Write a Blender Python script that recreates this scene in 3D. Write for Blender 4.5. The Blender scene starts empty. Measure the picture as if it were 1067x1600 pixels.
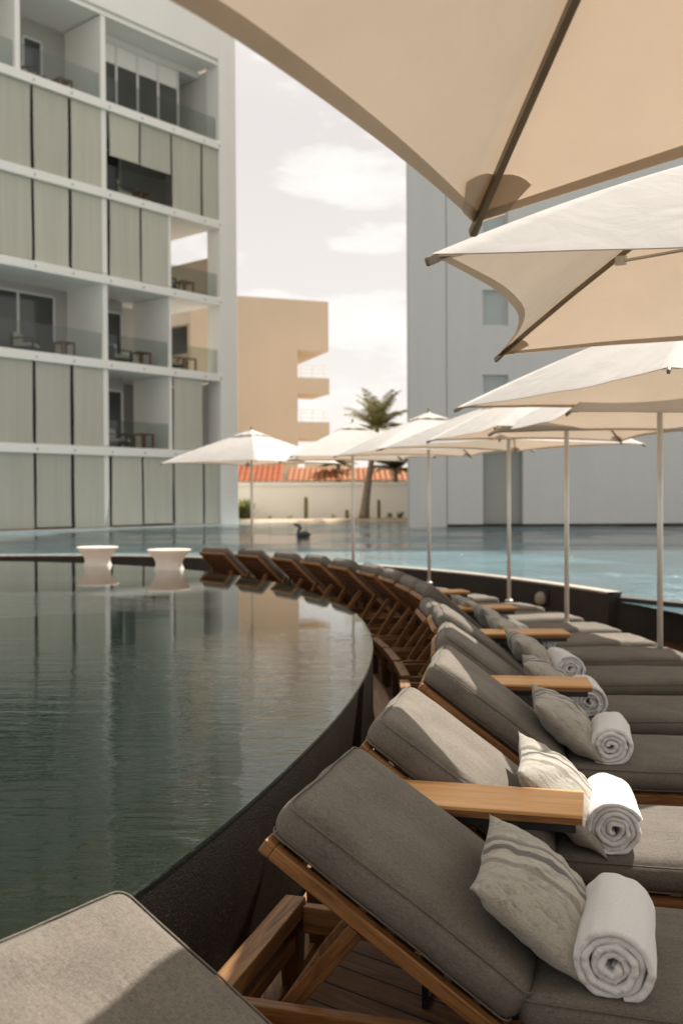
import bpy, bmesh, math, random
import numpy as np
from mathutils import Vector, Matrix, noise
C = bpy.context.scene.collection
SC = bpy.context.scene
R = math.radians
random.seed(7)

# ------------------------------------------------------------------ camera
cam_d = bpy.data.cameras.new('camera')
cam = bpy.data.objects.new('camera', cam_d)
C.objects.link(cam)
pitch, roll = R(.85), R(.3)
fw = Vector((0, math.cos(pitch), -math.sin(pitch)))
up0 = Vector((0, math.sin(pitch), math.cos(pitch)))
rt0 = Vector((1, 0, 0))
rt = rt0 * math.cos(roll) - up0 * math.sin(roll)
up = rt0 * math.sin(roll) + up0 * math.cos(roll)
cam.matrix_world = Matrix(((rt.x, up.x, -fw.x, 0), (rt.y, up.y, -fw.y, 0), (rt.z, up.z, -fw.z, 1.5), (0, 0, 0, 1)))
cam_d.sensor_fit = 'VERTICAL'
cam_d.sensor_height = 36
cam_d.lens = 35
cam_d.clip_start = .05
cam_d.clip_end = 6000
cam_d.dof.use_dof = True
cam_d.dof.focus_distance = 2.9
cam_d.dof.aperture_fstop = 3.6
SC.camera = cam

# ------------------------------------------------------------------ light
SUN_AZ, SUN_EL = R(38), R(50)            # azimuth measured from +Y towards +X
sd = Vector((math.sin(SUN_AZ) * math.cos(SUN_EL), math.cos(SUN_AZ) * math.cos(SUN_EL), math.sin(SUN_EL)))
sl = bpy.data.lights.new('sun', 'SUN')
sl.energy = 5.0
sl.angle = R(.5)
sl.color = (1, .935, .85)
so = bpy.data.objects.new('sun', sl)
so.rotation_euler = sd.to_track_quat('Z', 'Y').to_euler()
so.location = (0, 0, 30)
C.objects.link(so)

w = bpy.data.worlds.new('World')
SC.world = w
w.use_nodes = True
nt = w.node_tree
nt.nodes.clear()


def N(t, typ, **k):
    n = t.nodes.new(typ)
    for a, b in k.items():
        if a.startswith('i_'):
            key = a[2:]
            n.inputs[int(key) if key.isdigit() else key.replace('_', ' ')].default_value = b
        else:
            setattr(n, a, b)
    return n


def L(t, a, b):
    t.links.new(a, b)


def ramp(t, pts, fac=None):
    n = t.nodes.new('ShaderNodeValToRGB')
    e = n.color_ramp.elements
    while len(e) > 1:
        e.remove(e[0])
    e[0].position = pts[0][0]
    e[0].color = (*pts[0][1], 1)
    for p, c in pts[1:]:
        x = e.new(p)
        x.color = (*c, 1)
    if fac is not None:
        L(t, fac, n.inputs['Fac'])
    return n


def mixc(t, fac, a, b, blend='MIX'):
    n = t.nodes.new('ShaderNodeMix')
    n.data_type = 'RGBA'
    n.blend_type = blend
    for sock, v in ((n.inputs[0], fac), (n.inputs[6], a), (n.inputs[7], b)):
        if hasattr(v, 'is_linked'):
            L(t, v, sock)
        elif isinstance(v, (int, float)):
            sock.default_value = v
        else:
            sock.default_value = (*v, 1)
    return n.outputs[2]


def math_n(t, op, a, b=None, c=None):
    n = t.nodes.new('ShaderNodeMath')
    n.operation = op
    for i, v in enumerate((a, b, c)):
        if v is None:
            continue
        if hasattr(v, 'is_linked'):
            L(t, v, n.inputs[i])
        else:
            n.inputs[i].default_value = v
    return n.outputs[0]


sky = N(nt, 'ShaderNodeTexSky')
sky.sky_type = 'NISHITA'
sky.sun_disc = False
sky.sun_elevation = SUN_EL
sky.sun_rotation = SUN_AZ
sky.dust_density = 3.0
sky.air_density = 1.0
hs = N(nt, 'ShaderNodeHueSaturation')
hs.inputs['Saturation'].default_value = .06
hs.inputs['Value'].default_value = 1.05
L(nt, sky.outputs[0], hs.inputs['Color'])
warm = mixc(nt, 1.0, hs.outputs[0], (1.07, 1.0, .885), 'MULTIPLY')
tc = N(nt, 'ShaderNodeTexCoord')
mp = N(nt, 'ShaderNodeMapping')
mp.inputs['Scale'].default_value = (1, 1, 3.2)
mp.inputs['Location'].default_value = (.35, .1, .27)
L(nt, tc.outputs['Generated'], mp.inputs['Vector'])
n1 = N(nt, 'ShaderNodeTexNoise', i_Scale=5.5, i_Detail=9.0, i_Roughness=.55)
L(nt, mp.outputs[0], n1.inputs['Vector'])
cl = ramp(nt, [(.49, (0, 0, 0)), (.54, (.55, .55, .55)), (.64, (1, 1, 1))], n1.outputs['Fac'])
sep = N(nt, 'ShaderNodeSeparateXYZ')
L(nt, tc.outputs['Generated'], sep.inputs[0])
hz = ramp(nt, [(.0, (.97, .97, .97)), (.35, (.92, .92, .92)), (.6, (.0, .0, .0))], sep.outputs['Z'])
hc = ramp(nt, [(.0, (.635, .60, .56)), (.16, (.53, .503, .487)), (.42, (.44, .42, .415))], sep.outputs['Z'])
hcol = mixc(nt, 1.0, hc.outputs[0], (10, 10, 10), 'MULTIPLY')
base = mixc(nt, hz.outputs[0], warm, hcol)
clf = math_n(nt, 'MULTIPLY', cl.outputs[0], .75)
skyc = mixc(nt, clf, base, (6.6, 6.4, 6.15))
bg = N(nt, 'ShaderNodeBackground', i_Strength=.1)
L(nt, skyc, bg.inputs['Color'])
wo = N(nt, 'ShaderNodeOutputWorld')
L(nt, bg.outputs[0], wo.inputs['Surface'])
SC.view_settings.view_transform = 'Standard'
SC.view_settings.look = 'None'
SC.view_settings.exposure = .78
SC.render.film_transparent = False
try:
    SC.cycles.use_denoising = True
    SC.cycles.max_bounces = 10
    SC.cycles.transparent_max_bounces = 12
    SC.cycles.sample_clamp_indirect = 6
except Exception:
    pass


# ------------------------------------------------------------------ materials
def mat(name):
    m = bpy.data.materials.new(name)
    m.use_nodes = True
    t = m.node_tree
    return m, t, t.nodes['Principled BSDF']


def bump(t, bs, h, strength=.3, dist=.01):
    b = N(t, 'ShaderNodeBump', i_Strength=strength, i_Distance=dist)
    L(t, h, b.inputs['Height'])
    L(t, b.outputs[0], bs.inputs['Normal'])
    return b


def coords(t, scale=(1, 1, 1), kind='Object', rot=(0, 0, 0)):
    tcn = N(t, 'ShaderNodeTexCoord')
    m = N(t, 'ShaderNodeMapping')
    m.inputs['Scale'].default_value = scale
    m.inputs['Rotation'].default_value = rot
    L(t, tcn.outputs[kind], m.inputs['Vector'])
    return m.outputs[0]


def noise_n(t, vec, scale, detail=4, rough=.55, dist=0):
    n = N(t, 'ShaderNodeTexNoise', i_Scale=scale, i_Detail=detail, i_Roughness=rough, i_Distortion=dist)
    L(t, vec, n.inputs['Vector'])
    return n.outputs['Fac']


def simple(name, col, rough=.6, var=.12, scale=6, bstr=.15, bscale=90, metal=0, spec=.5, bdist=.004, kind='Object'):
    m, t, b = mat(name)
    v = coords(t, kind=kind)
    f = noise_n(t, v, scale, 6)
    a = tuple(c * (1 - var) for c in col)
    c2 = tuple(min(1, c * (1 + var)) for c in col)
    r = ramp(t, [(.3, a), (.7, c2)], f)
    L(t, r.outputs[0], b.inputs['Base Color'])
    b.inputs['Roughness'].default_value = rough
    b.inputs['Metallic'].default_value = metal
    b.inputs['Specular IOR Level'].default_value = spec
    if bstr:
        bump(t, b, noise_n(t, v, bscale, 3), bstr, bdist)
    return m


def fabric(name, col, rough=.95, weave=380, var=.1, wr=.35):
    """woven outdoor cloth: two crossed thread waves with slubs, worn lighter in soft patches"""
    m, t, b = mat(name)
    v = coords(t)
    w1 = N(t, 'ShaderNodeTexNoise', i_Scale=1.0, i_Detail=2.0)
    L(t, coords(t, (95, weave, weave)), w1.inputs['Vector'])
    w2 = N(t, 'ShaderNodeTexNoise', i_Scale=1.0, i_Detail=2.0)
    L(t, coords(t, (weave, 95, weave)), w2.inputs['Vector'])
    th = math_n(t, 'ADD', w1.outputs['Fac'], w2.outputs['Fac'])
    th = math_n(t, 'MULTIPLY', th, .5)
    big = noise_n(t, v, 5, 5, .6)
    f = math_n(t, 'MULTIPLY_ADD', big, .3, math_n(t, 'MULTIPLY', th, .7))
    r = ramp(t, [(.36, tuple(c * .62 for c in col)), (.5, col), (.64, tuple(min(1, c * 1.34) for c in col))], f)
    oi = N(t, 'ShaderNodeObjectInfo')
    hv = N(t, 'ShaderNodeHueSaturation')
    L(t, math_n(t, 'MULTIPLY_ADD', oi.outputs['Random'], .22, .89), hv.inputs['Value'])
    L(t, r.outputs[0], hv.inputs['Color'])
    L(t, hv.outputs[0], b.inputs['Base Color'])
    b.inputs['Roughness'].default_value = rough
    b.inputs['Specular IOR Level'].default_value = .12
    b.inputs['Sheen Weight'].default_value = .06
    b.inputs['Sheen Roughness'].default_value = .5
    crease = noise_n(t, coords(t, (3, 7, 7)), 2.2, 3, .5, 1.2)
    h = math_n(t, 'MULTIPLY_ADD', crease, 6, th)
    bump(t, b, h, wr, .0022)
    return m


def wood(name, dark, light, axis=0, rough=.5, gscale=14, spec=.35):
    m, t, b = mat(name)
    s = [gscale] * 3
    s[axis] = gscale * .07
    oi = N(t, 'ShaderNodeObjectInfo')
    v = N(t, 'ShaderNodeVectorMath', operation='ADD')
    L(t, coords(t, tuple(s)), v.inputs[0])
    sc_ = N(t, 'ShaderNodeVectorMath', operation='SCALE')
    L(t, oi.outputs['Location'], sc_.inputs[0])
    sc_.inputs['Scale'].default_value = 3.1
    L(t, sc_.outputs[0], v.inputs[1])
    f = noise_n(t, v.outputs[0], 2.2, 8, .6, 1.3)
    f2 = noise_n(t, v.outputs[0], 11, 4, .6)
    ff = math_n(t, 'MULTIPLY_ADD', f2, .35, math_n(t, 'MULTIPLY', f, .65))
    mid = tuple((a + c) / 2 for a, c in zip(dark, light))
    r = ramp(t, [(.34, dark), (.5, mid), (.66, light)], ff)
    L(t, r.outputs[0], b.inputs['Base Color'])
    b.inputs['Roughness'].default_value = rough
    b.inputs['Specular IOR Level'].default_value = spec
    bump(t, b, ff, .25, .003)
    return m


M = {}
M['cushion'] = fabric('taupe_fabric', (.145, .127, .105))
M['piping'] = fabric('taupe_piping', (.15, .132, .11))
M['teak_shaded'] = wood('teak_slats_shaded', (.045, .016, .0055), (.16, .06, .02), 1)  # same teak made darker: shade behind the backrests is in the colour
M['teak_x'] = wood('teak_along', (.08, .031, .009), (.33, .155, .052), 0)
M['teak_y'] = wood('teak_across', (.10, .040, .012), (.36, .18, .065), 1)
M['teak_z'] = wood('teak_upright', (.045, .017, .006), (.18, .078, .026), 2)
M['table_wood'] = wood('oiled_table_wood', (.52, .255, .09), (.80, .455, .19), 0, .4, 9)
M['black_steel'] = simple('black_steel', (.012, .012, .012), .45, .2, 20, .05)
M['towel'] = None
M['hotel'] = simple('hotel_render', (.70, .69, .65), .8, .04, .35, .1, 30)
M['hotel_frame'] = simple('hotel_frame_paint', (.88, .86, .81), .6, .03, .4, .05, 30)
M['hotel_recess_shaded'] = simple('balcony_render_shaded', (.40, .39, .37), .9, .05, .6, .1, 30)  # balcony recess shade put into a darker render colour
M['ceiling'] = simple('balcony_ceiling', (.58, .58, .57), .9, .03, .8, 0)
def concrete_mat():
    m, t, b = mat('grey_concrete')
    v = coords(t)
    f = noise_n(t, v, .25, 6, .65)
    st = noise_n(t, coords(t, (1.6, 1.6, .06)), 1.0, 6, .7)
    fi = noise_n(t, v, 6, 5, .7)
    k = math_n(t, 'MULTIPLY_ADD', st, .5, math_n(t, 'MULTIPLY_ADD', fi, .2, math_n(t, 'MULTIPLY', f, .3)))
    r = ramp(t, [(.33, (.575, .565, .55)), (.5, (.602, .592, .575)), (.66, (.618, .608, .59))], k)
    L(t, r.outputs[0], b.inputs['Base Color'])
    b.inputs['Roughness'].default_value = .85
    bump(t, b, math_n(t, 'MULTIPLY_ADD', f, 6, fi), .35, .02)
    return m


M['concrete'] = concrete_mat()
M['dark_glass'] = simple('dark_window', (.05, .055, .05), .08, .3, .7, 0, spec=.6)
M['frame_white'] = simple('white_aluminium', (.6, .6, .58), .45, .03, 2, 0)
M['beige_wall'] = simple('beige_render', (.52, .425, .33), .9, .05, .2, .1, 8)
M['cream_wall'] = simple('cream_render', (.80, .76, .69), .85, .05, .6, .1, 14)
M['white_paint'] = simple('white_paint', (.75, .72, .66), .6, .04, 3, .05)
M['pole'] = simple('pole_metal', (.62, .60, .54), .38, .05, 10, .03, 60, metal=.35)
M['rib'] = simple('bronze_rib', (.20, .165, .115), .45, .2, 12, .1, 80, metal=.3)
M['dark_wall'] = simple('dark_planter_wall', (.020, .017, .013), .75, .3, 3, .4, 40)
M['coping'] = simple('wall_coping', (.30, .27, .225), .7, .15, 6, .3, 40)
M['bank'] = simple('bank_gravel', (.38, .30, .21), .95, .25, 3, .4, 20)
M['earth'] = simple('earth', (.30, .25, .19), .95, .2, .2, 0)
M['pedestal'] = simple('white_fibreglass', (.80, .72, .63), .45, .03, 3, .03)
M['bird'] = simple('bird_plumage', (.05, .052, .048), .6, .3, 30, .2)
M['cactus'] = simple('cactus_skin', (.17, .16, .065), .7, .3, 8, .4, 50)
def frond_mat(name, col):
    m, t, b = mat(name)
    f = noise_n(t, coords(t), 2.5, 4)
    r = ramp(t, [(.3, tuple(c * .7 for c in col)), (.7, tuple(c * 1.3 for c in col))], f)
    L(t, r.outputs[0], b.inputs['Base Color'])
    b.inputs['Roughness'].default_value = .5
    tl = N(t, 'ShaderNodeBsdfTranslucent')
    L(t, r.outputs[0], tl.inputs['Color'])
    mx = N(t, 'ShaderNodeMixShader', i_0=.45)
    L(t, b.outputs[0], mx.inputs[1])
    L(t, tl.outputs[0], mx.inputs[2])
    L(t, mx.outputs[0], t.nodes['Material Output'].inputs['Surface'])
    return m


M['frond'] = frond_mat('palm_frond', (.30, .265, .10))
M['leaf'] = frond_mat('leaf_green', (.13, .145, .05))
M['bark'] = simple('palm_bark', (.20, .155, .105), .95, .3, 6, .8, 14, bdist=.03)
M['brass'] = simple('brass', (.55, .42, .2), .35, .1, 10, 0, metal=.9)
M['roof_wood'] = M['teak_x']


def blind_mat():
    m, t, b = mat('blind_mesh_fabric')
    v = coords(t, (1, 1, 1))
    f = noise_n(t, coords(t, (2.2, 2.2, .12)), 2.0, 5, .6)
    oi = N(t, 'ShaderNodeObjectInfo')
    r = ramp(t, [(.3, (.475, .465, .39)), (.7, (.53, .52, .44))], f)
    hv = N(t, 'ShaderNodeHueSaturation')
    hv.inputs['Value'].default_value = 1
    L(t, math_n(t, 'MULTIPLY_ADD', oi.outputs['Random'], .2, .9), hv.inputs['Value'])
    L(t, r.outputs[0], hv.inputs['Color'])
    L(t, hv.outputs[0], b.inputs['Base Color'])
    b.inputs['Roughness'].default_value = .85
    bump(t, b, noise_n(t, coords(t, (3, 3, .4)), 1.5, 3), .2, .02)
    return m


M['blind'] = blind_mat()


def glass_mat():
    m, t, b = mat('railing_glass')
    out = t.nodes['Material Output']
    t.nodes.remove(b)
    tr = N(t, 'ShaderNodeBsdfTransparent')
    tr.inputs['Color'].default_value = (.80, .84, .82, 1)
    gl = N(t, 'ShaderNodeBsdfGlossy', i_Roughness=.03)
    gl.inputs['Color'].default_value = (.9, .9, .9, 1)
    fr = N(t, 'ShaderNodeFresnel', i_IOR=1.5)
    mx = N(t, 'ShaderNodeMixShader')
    geo = N(t, 'ShaderNodeNewGeometry')
    fac = math_n(t, 'MULTIPLY', fr.outputs[0], math_n(t, 'SUBTRACT', 1.0, geo.outputs['Backfacing']))
    L(t, fac, mx.inputs[0])
    L(t, tr.outputs[0], mx.inputs[1])
    L(t, gl.outputs[0], mx.inputs[2])
    L(t, mx.outputs[0], out.inputs['Surface'])
    return m


M['glass'] = glass_mat()


def towel_mat():
    m, t, b = mat('white_terry')
    v = coords(t)
    f = noise_n(t, v, 420, 2, .6)
    g = noise_n(t, v, 60, 3, .6)
    r = ramp(t, [(.3, (.66, .655, .645)), (.65, (.82, .815, .80))], f)
    L(t, r.outputs[0], b.inputs['Base Color'])
    b.inputs['Roughness'].default_value = 1
    b.inputs['Specular IOR Level'].default_value = .05
    b.inputs['Sheen Weight'].default_value = .35
    bump(t, b, math_n(t, 'MULTIPLY_ADD', g, .8, f), .85, .0035)
    return m


M['towel'] = towel_mat()


def pillow_mat():
    m, t, b = mat('striped_pillow_cloth')
    tcn = N(t, 'ShaderNodeTexCoord')
    sp = N(t, 'ShaderNodeSeparateXYZ')
    L(t, tcn.outputs['Object'], sp.inputs[0])
    wob = noise_n(t, coords(t, (5, 5, 5)), 3, 4)
    y = math_n(t, 'MULTIPLY_ADD', wob, .035, sp.outputs['Y'])
    yy = math_n(t, 'MULTIPLY_ADD', y, 2.0, .70)
    cream, dk, md, gr = (.47, .435, .365), (.11, .10, .085), (.27, .245, .20), (.40, .37, .31)
    st = ramp(t, [(.0, gr), (.50, gr), (.53, cream), (.545, md), (.575, md), (.59, cream), (.67, cream), (.685, dk), (.735, dk), (.75, cream),
                  (.80, cream), (.815, dk), (.87, md), (.885, cream), (.93, gr)], yy)
    mot = noise_n(t, coords(t, (14, 30, 20)), 1.6, 6, .7, .8)
    mr = ramp(t, [(.36, (.52, .52, .50)), (.52, (1, 1, 1)), (.7, (1.0, 1.0, 1.0))], mot)
    fine = noise_n(t, coords(t, (150, 600, 300)), 1, 2)
    fr = ramp(t, [(.35, (.78, .78, .78)), (.6, (1, 1, 1))], fine)
    c1 = mixc(t, .75, st.outputs[0], mr.outputs[0], 'MULTIPLY')
    c2 = mixc(t, 1.0, c1, fr.outputs[0], 'MULTIPLY')
    L(t, c2, b.inputs['Base Color'])
    b.inputs['Roughness'].default_value = .95
    b.inputs['Specular IOR Level'].default_value = .1
    b.inputs['Sheen Weight'].default_value = .3
    h = math_n(t, 'MULTIPLY_ADD', noise_n(t, coords(t, (4, 9, 9)), 3, 4, .6, 1), 3, fine)
    bump(t, b, h, .5, .004)
    return m


M['pillow'] = pillow_mat()


def canopy_mat(name, col, trans, fac=.5):
    m, t, b = mat(name)
    out = t.nodes['Material Output']
    t.nodes.remove(b)
    v = coords(t)
    th = noise_n(t, coords(t, (1, 1, 1)), 700, 2)
    wr = noise_n(t, coords(t, (2.5, 2.5, 2.5)), 1.8, 3, .5, 1)
    st = noise_n(t, coords(t, (1, 1, 1)), 2.6, 6, .65)
    r = ramp(t, [(.3, tuple(c * .93 for c in col)), (.6, col)], st)
    r2 = ramp(t, [(.3, tuple(c * .93 for c in trans)), (.6, trans)], st)
    bm_ = N(t, 'ShaderNodeBump', i_Strength=.3, i_Distance=.004)
    L(t, math_n(t, 'MULTIPLY_ADD', wr, 5, math_n(t, 'MULTIPLY', th, .25)), bm_.inputs['Height'])
    d = N(t, 'ShaderNodeBsdfDiffuse')
    L(t, r.outputs[0], d.inputs['Color'])
    L(t, bm_.outputs[0], d.inputs['Normal'])
    tl = N(t, 'ShaderNodeBsdfTranslucent')
    L(t, r2.outputs[0], tl.inputs['Color'])
    L(t, bm_.outputs[0], tl.inputs['Normal'])
    mx = N(t, 'ShaderNodeMixShader', i_0=fac)
    L(t, d.outputs[0], mx.inputs[1])
    L(t, tl.outputs[0], mx.inputs[2])
    L(t, mx.outputs[0], out.inputs['Surface'])
    return m


M['pedestal'] = canopy_mat('translucent_fibreglass', (.86, .81, .75), (.80, .66, .54), .28)
M['canopy'] = canopy_mat('cream_canvas', (.86, .835, .805), (.36, .275, .195), .42)
M['hem'] = canopy_mat('cream_canvas_hem', (.74, .66, .54), (.40, .31, .215), .4)


def deck_mat():
    m, t, b = mat('deck_planks')
    rz = R(38)
    v = coords(t, rot=(0, 0, rz))
    sp = N(t, 'ShaderNodeSeparateXYZ')
    L(t, v, sp.inputs[0])
    q = math_n(t, 'DIVIDE', sp.outputs['Y'], .108)
    fr = math_n(t, 'FRACT', q)
    idn = math_n(t, 'FLOOR', q)
    edge = math_n(t, 'ABSOLUTE', math_n(t, 'SUBTRACT', fr, .5))
    gap = ramp(t, [(.45, (1, 1, 1)), (.468, (0, 0, 0))], edge)
    wn = N(t, 'ShaderNodeTexWhiteNoise', noise_dimensions='1D')
    L(t, idn, wn.inputs['W'])
    sh = N(t, 'ShaderNodeCombineXYZ')
    L(t, math_n(t, 'MULTIPLY_ADD', wn.outputs[0], 40, math_n(t, 'MULTIPLY', sp.outputs['X'], 1.2)), sh.inputs[0])
    L(t, math_n(t, 'MULTIPLY', sp.outputs['Y'], 16), sh.inputs[1])
    f = noise_n(t, sh.outputs[0], 2.4, 8, .65, .8)
    r = ramp(t, [(.3, (.075, .032, .014)), (.5, (.15, .07, .032)), (.7, (.25, .125, .06))], f)
    hv = N(t, 'ShaderNodeHueSaturation')
    L(t, math_n(t, 'MULTIPLY_ADD', wn.outputs[0], .5, .75), hv.inputs['Value'])
    L(t, r.outputs[0], hv.inputs['Color'])
    c = mixc(t, gap.outputs[0], (.006, .004, .003), hv.outputs[0])
    L(t, c, b.inputs['Base Color'])
    b.inputs['Roughness'].default_value = .55
    b.inputs['Specular IOR Level'].default_value = .3
    h = math_n(t, 'MULTIPLY_ADD', gap.outputs[0], 4, f)
    bump(t, b, h, .5, .006)
    return m


M['deck'] = deck_mat()


def rimwall_mat():
    m, t, b = mat('wet_dark_stone')
    v = coords(t)
    f = noise_n(t, v, 9, 8, .65)
    stn = noise_n(t, coords(t, (5, 5, .5)), 2, 5)
    r = ramp(t, [(.3, (.002, .0013, .0008)), (.55, (.0045, .0027, .0014)), (.75, (.013, .0068, .003))], math_n(t, 'MULTIPLY_ADD', stn, .5, math_n(t, 'MULTIPLY', f, .5)))
    sp = noise_n(t, v, 220, 2)
    spk = ramp(t, [(.69, (0, 0, 0)), (.74, (1, 1, 1))], sp)
    c = mixc(t, spk.outputs[0], r.outputs[0], (.12, .09, .06))
    L(t, c, b.inputs['Base Color'])
    b.inputs['Roughness'].default_value = .55
    b.inputs['Specular IOR Level'].default_value = .035
    bump(t, b, noise_n(t, v, 120, 4, .7), .6, .006)
    return m


M['rimwall'] = rimwall_mat()


def ledge_mat():
    m, t, b = mat('submerged_pebble_ledge')
    v = coords(t)
    f = noise_n(t, v, 160, 3, .7)
    r = ramp(t, [(.35, (.016, .013, .009)), (.6, (.050, .041, .028)), (.72, (.20, .17, .125))], f)
    L(t, r.outputs[0], b.inputs['Base Color'])
    b.inputs['Roughness'].default_value = .8
    return m


M['ledge'] = ledge_mat()


def water_mat(name, tint, bumps, rough=.02, body=None, ior=1.33, gain=1.0):
    """thin water surface: Fresnel mirror over a tinted clear body; ripples are bumps from stretched noise"""
    m, t, b = mat(name)
    out = t.nodes['Material Output']
    t.nodes.remove(b)
    h = None
    for sc, det, amp in bumps:
        n_ = math_n(t, 'MULTIPLY', noise_n(t, coords(t, sc), 1.0, det, .55, .4), amp)
        h = n_ if h is None else math_n(t, 'ADD', h, n_)
    patch = noise_n(t, coords(t, (.22, .3, 1)), 1.0, 2, .5, .6)
    pr = ramp(t, [(.44, (.06, .06, .06)), (.60, (1, 1, 1))], patch)
    bn = N(t, 'ShaderNodeBump', i_Distance=1.0)
    L(t, pr.outputs[0], bn.inputs['Strength'])
    L(t, h, bn.inputs['Height'])
    gl = N(t, 'ShaderNodeBsdfGlossy', i_Roughness=rough)
    gl.inputs['Color'].default_value = (.95, .95, .93, 1)
    L(t, bn.outputs[0], gl.inputs['Normal'])
    if body:
        tr = N(t, 'ShaderNodeBsdfDiffuse')
        tr.inputs['Color'].default_value = (*body, 1)
        f2 = noise_n(t, coords(t, (.5, .5, 1)), 1.0, 4, .6)
        rr = ramp(t, [(.35, tuple(c * .85 for c in body)), (.65, tuple(c * 1.15 for c in body))], f2)
        L(t, rr.outputs[0], tr.inputs['Color'])
    else:
        tr = N(t, 'ShaderNodeBsdfTransparent')
        tr.inputs['Color'].default_value = (*tint, 1)
    fr = N(t, 'ShaderNodeFresnel', i_IOR=ior)
    L(t, bn.outputs[0], fr.inputs['Normal'])
    mx = N(t, 'ShaderNodeMixShader')
    boost = N(t, 'ShaderNodeMath', operation='MULTIPLY', use_clamp=True)
    L(t, math_n(t, 'POWER', fr.outputs[0], 1.4 if gain > 1 else 1.0), boost.inputs[0])
    boost.inputs[1].default_value = gain
    L(t, boost.outputs[0], mx.inputs[0])
    L(t, tr.outputs[0], mx.inputs[1])
    L(t, gl.outputs[0], mx.inputs[2])
    L(t, mx.outputs[0], out.inputs['Surface'])
    return m


M['pool_water'] = water_mat('still_pool_water', (.42, .52, .47), [((1.7, 7.5, 1), 3, .0042), ((9, 30, 1), 3, .0012), ((.8, 1.6, 1), 2, .002)], gain=1.5)
M['outer_water'] = water_mat('rippled_pool_water', None, [((2.0, 4.2, 1), 4, .14), ((8, 15, 1), 3, .022)], .06, (.115, .185, .212))


def tile_mat():
    m, t, b = mat('terracotta_tile')
    v = coords(t)
    f = noise_n(t, v, 3, 6, .7)
    r = ramp(t, [(.3, (.20, .055, .009)), (.7, (.33, .11, .02))], f)
    L(t, r.outputs[0], b.inputs['Base Color'])
    b.inputs['Roughness'].default_value = .85
    bump(t, b, noise_n(t, v, 25, 3), .4, .02)
    return m


M['tile'] = tile_mat()


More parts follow.
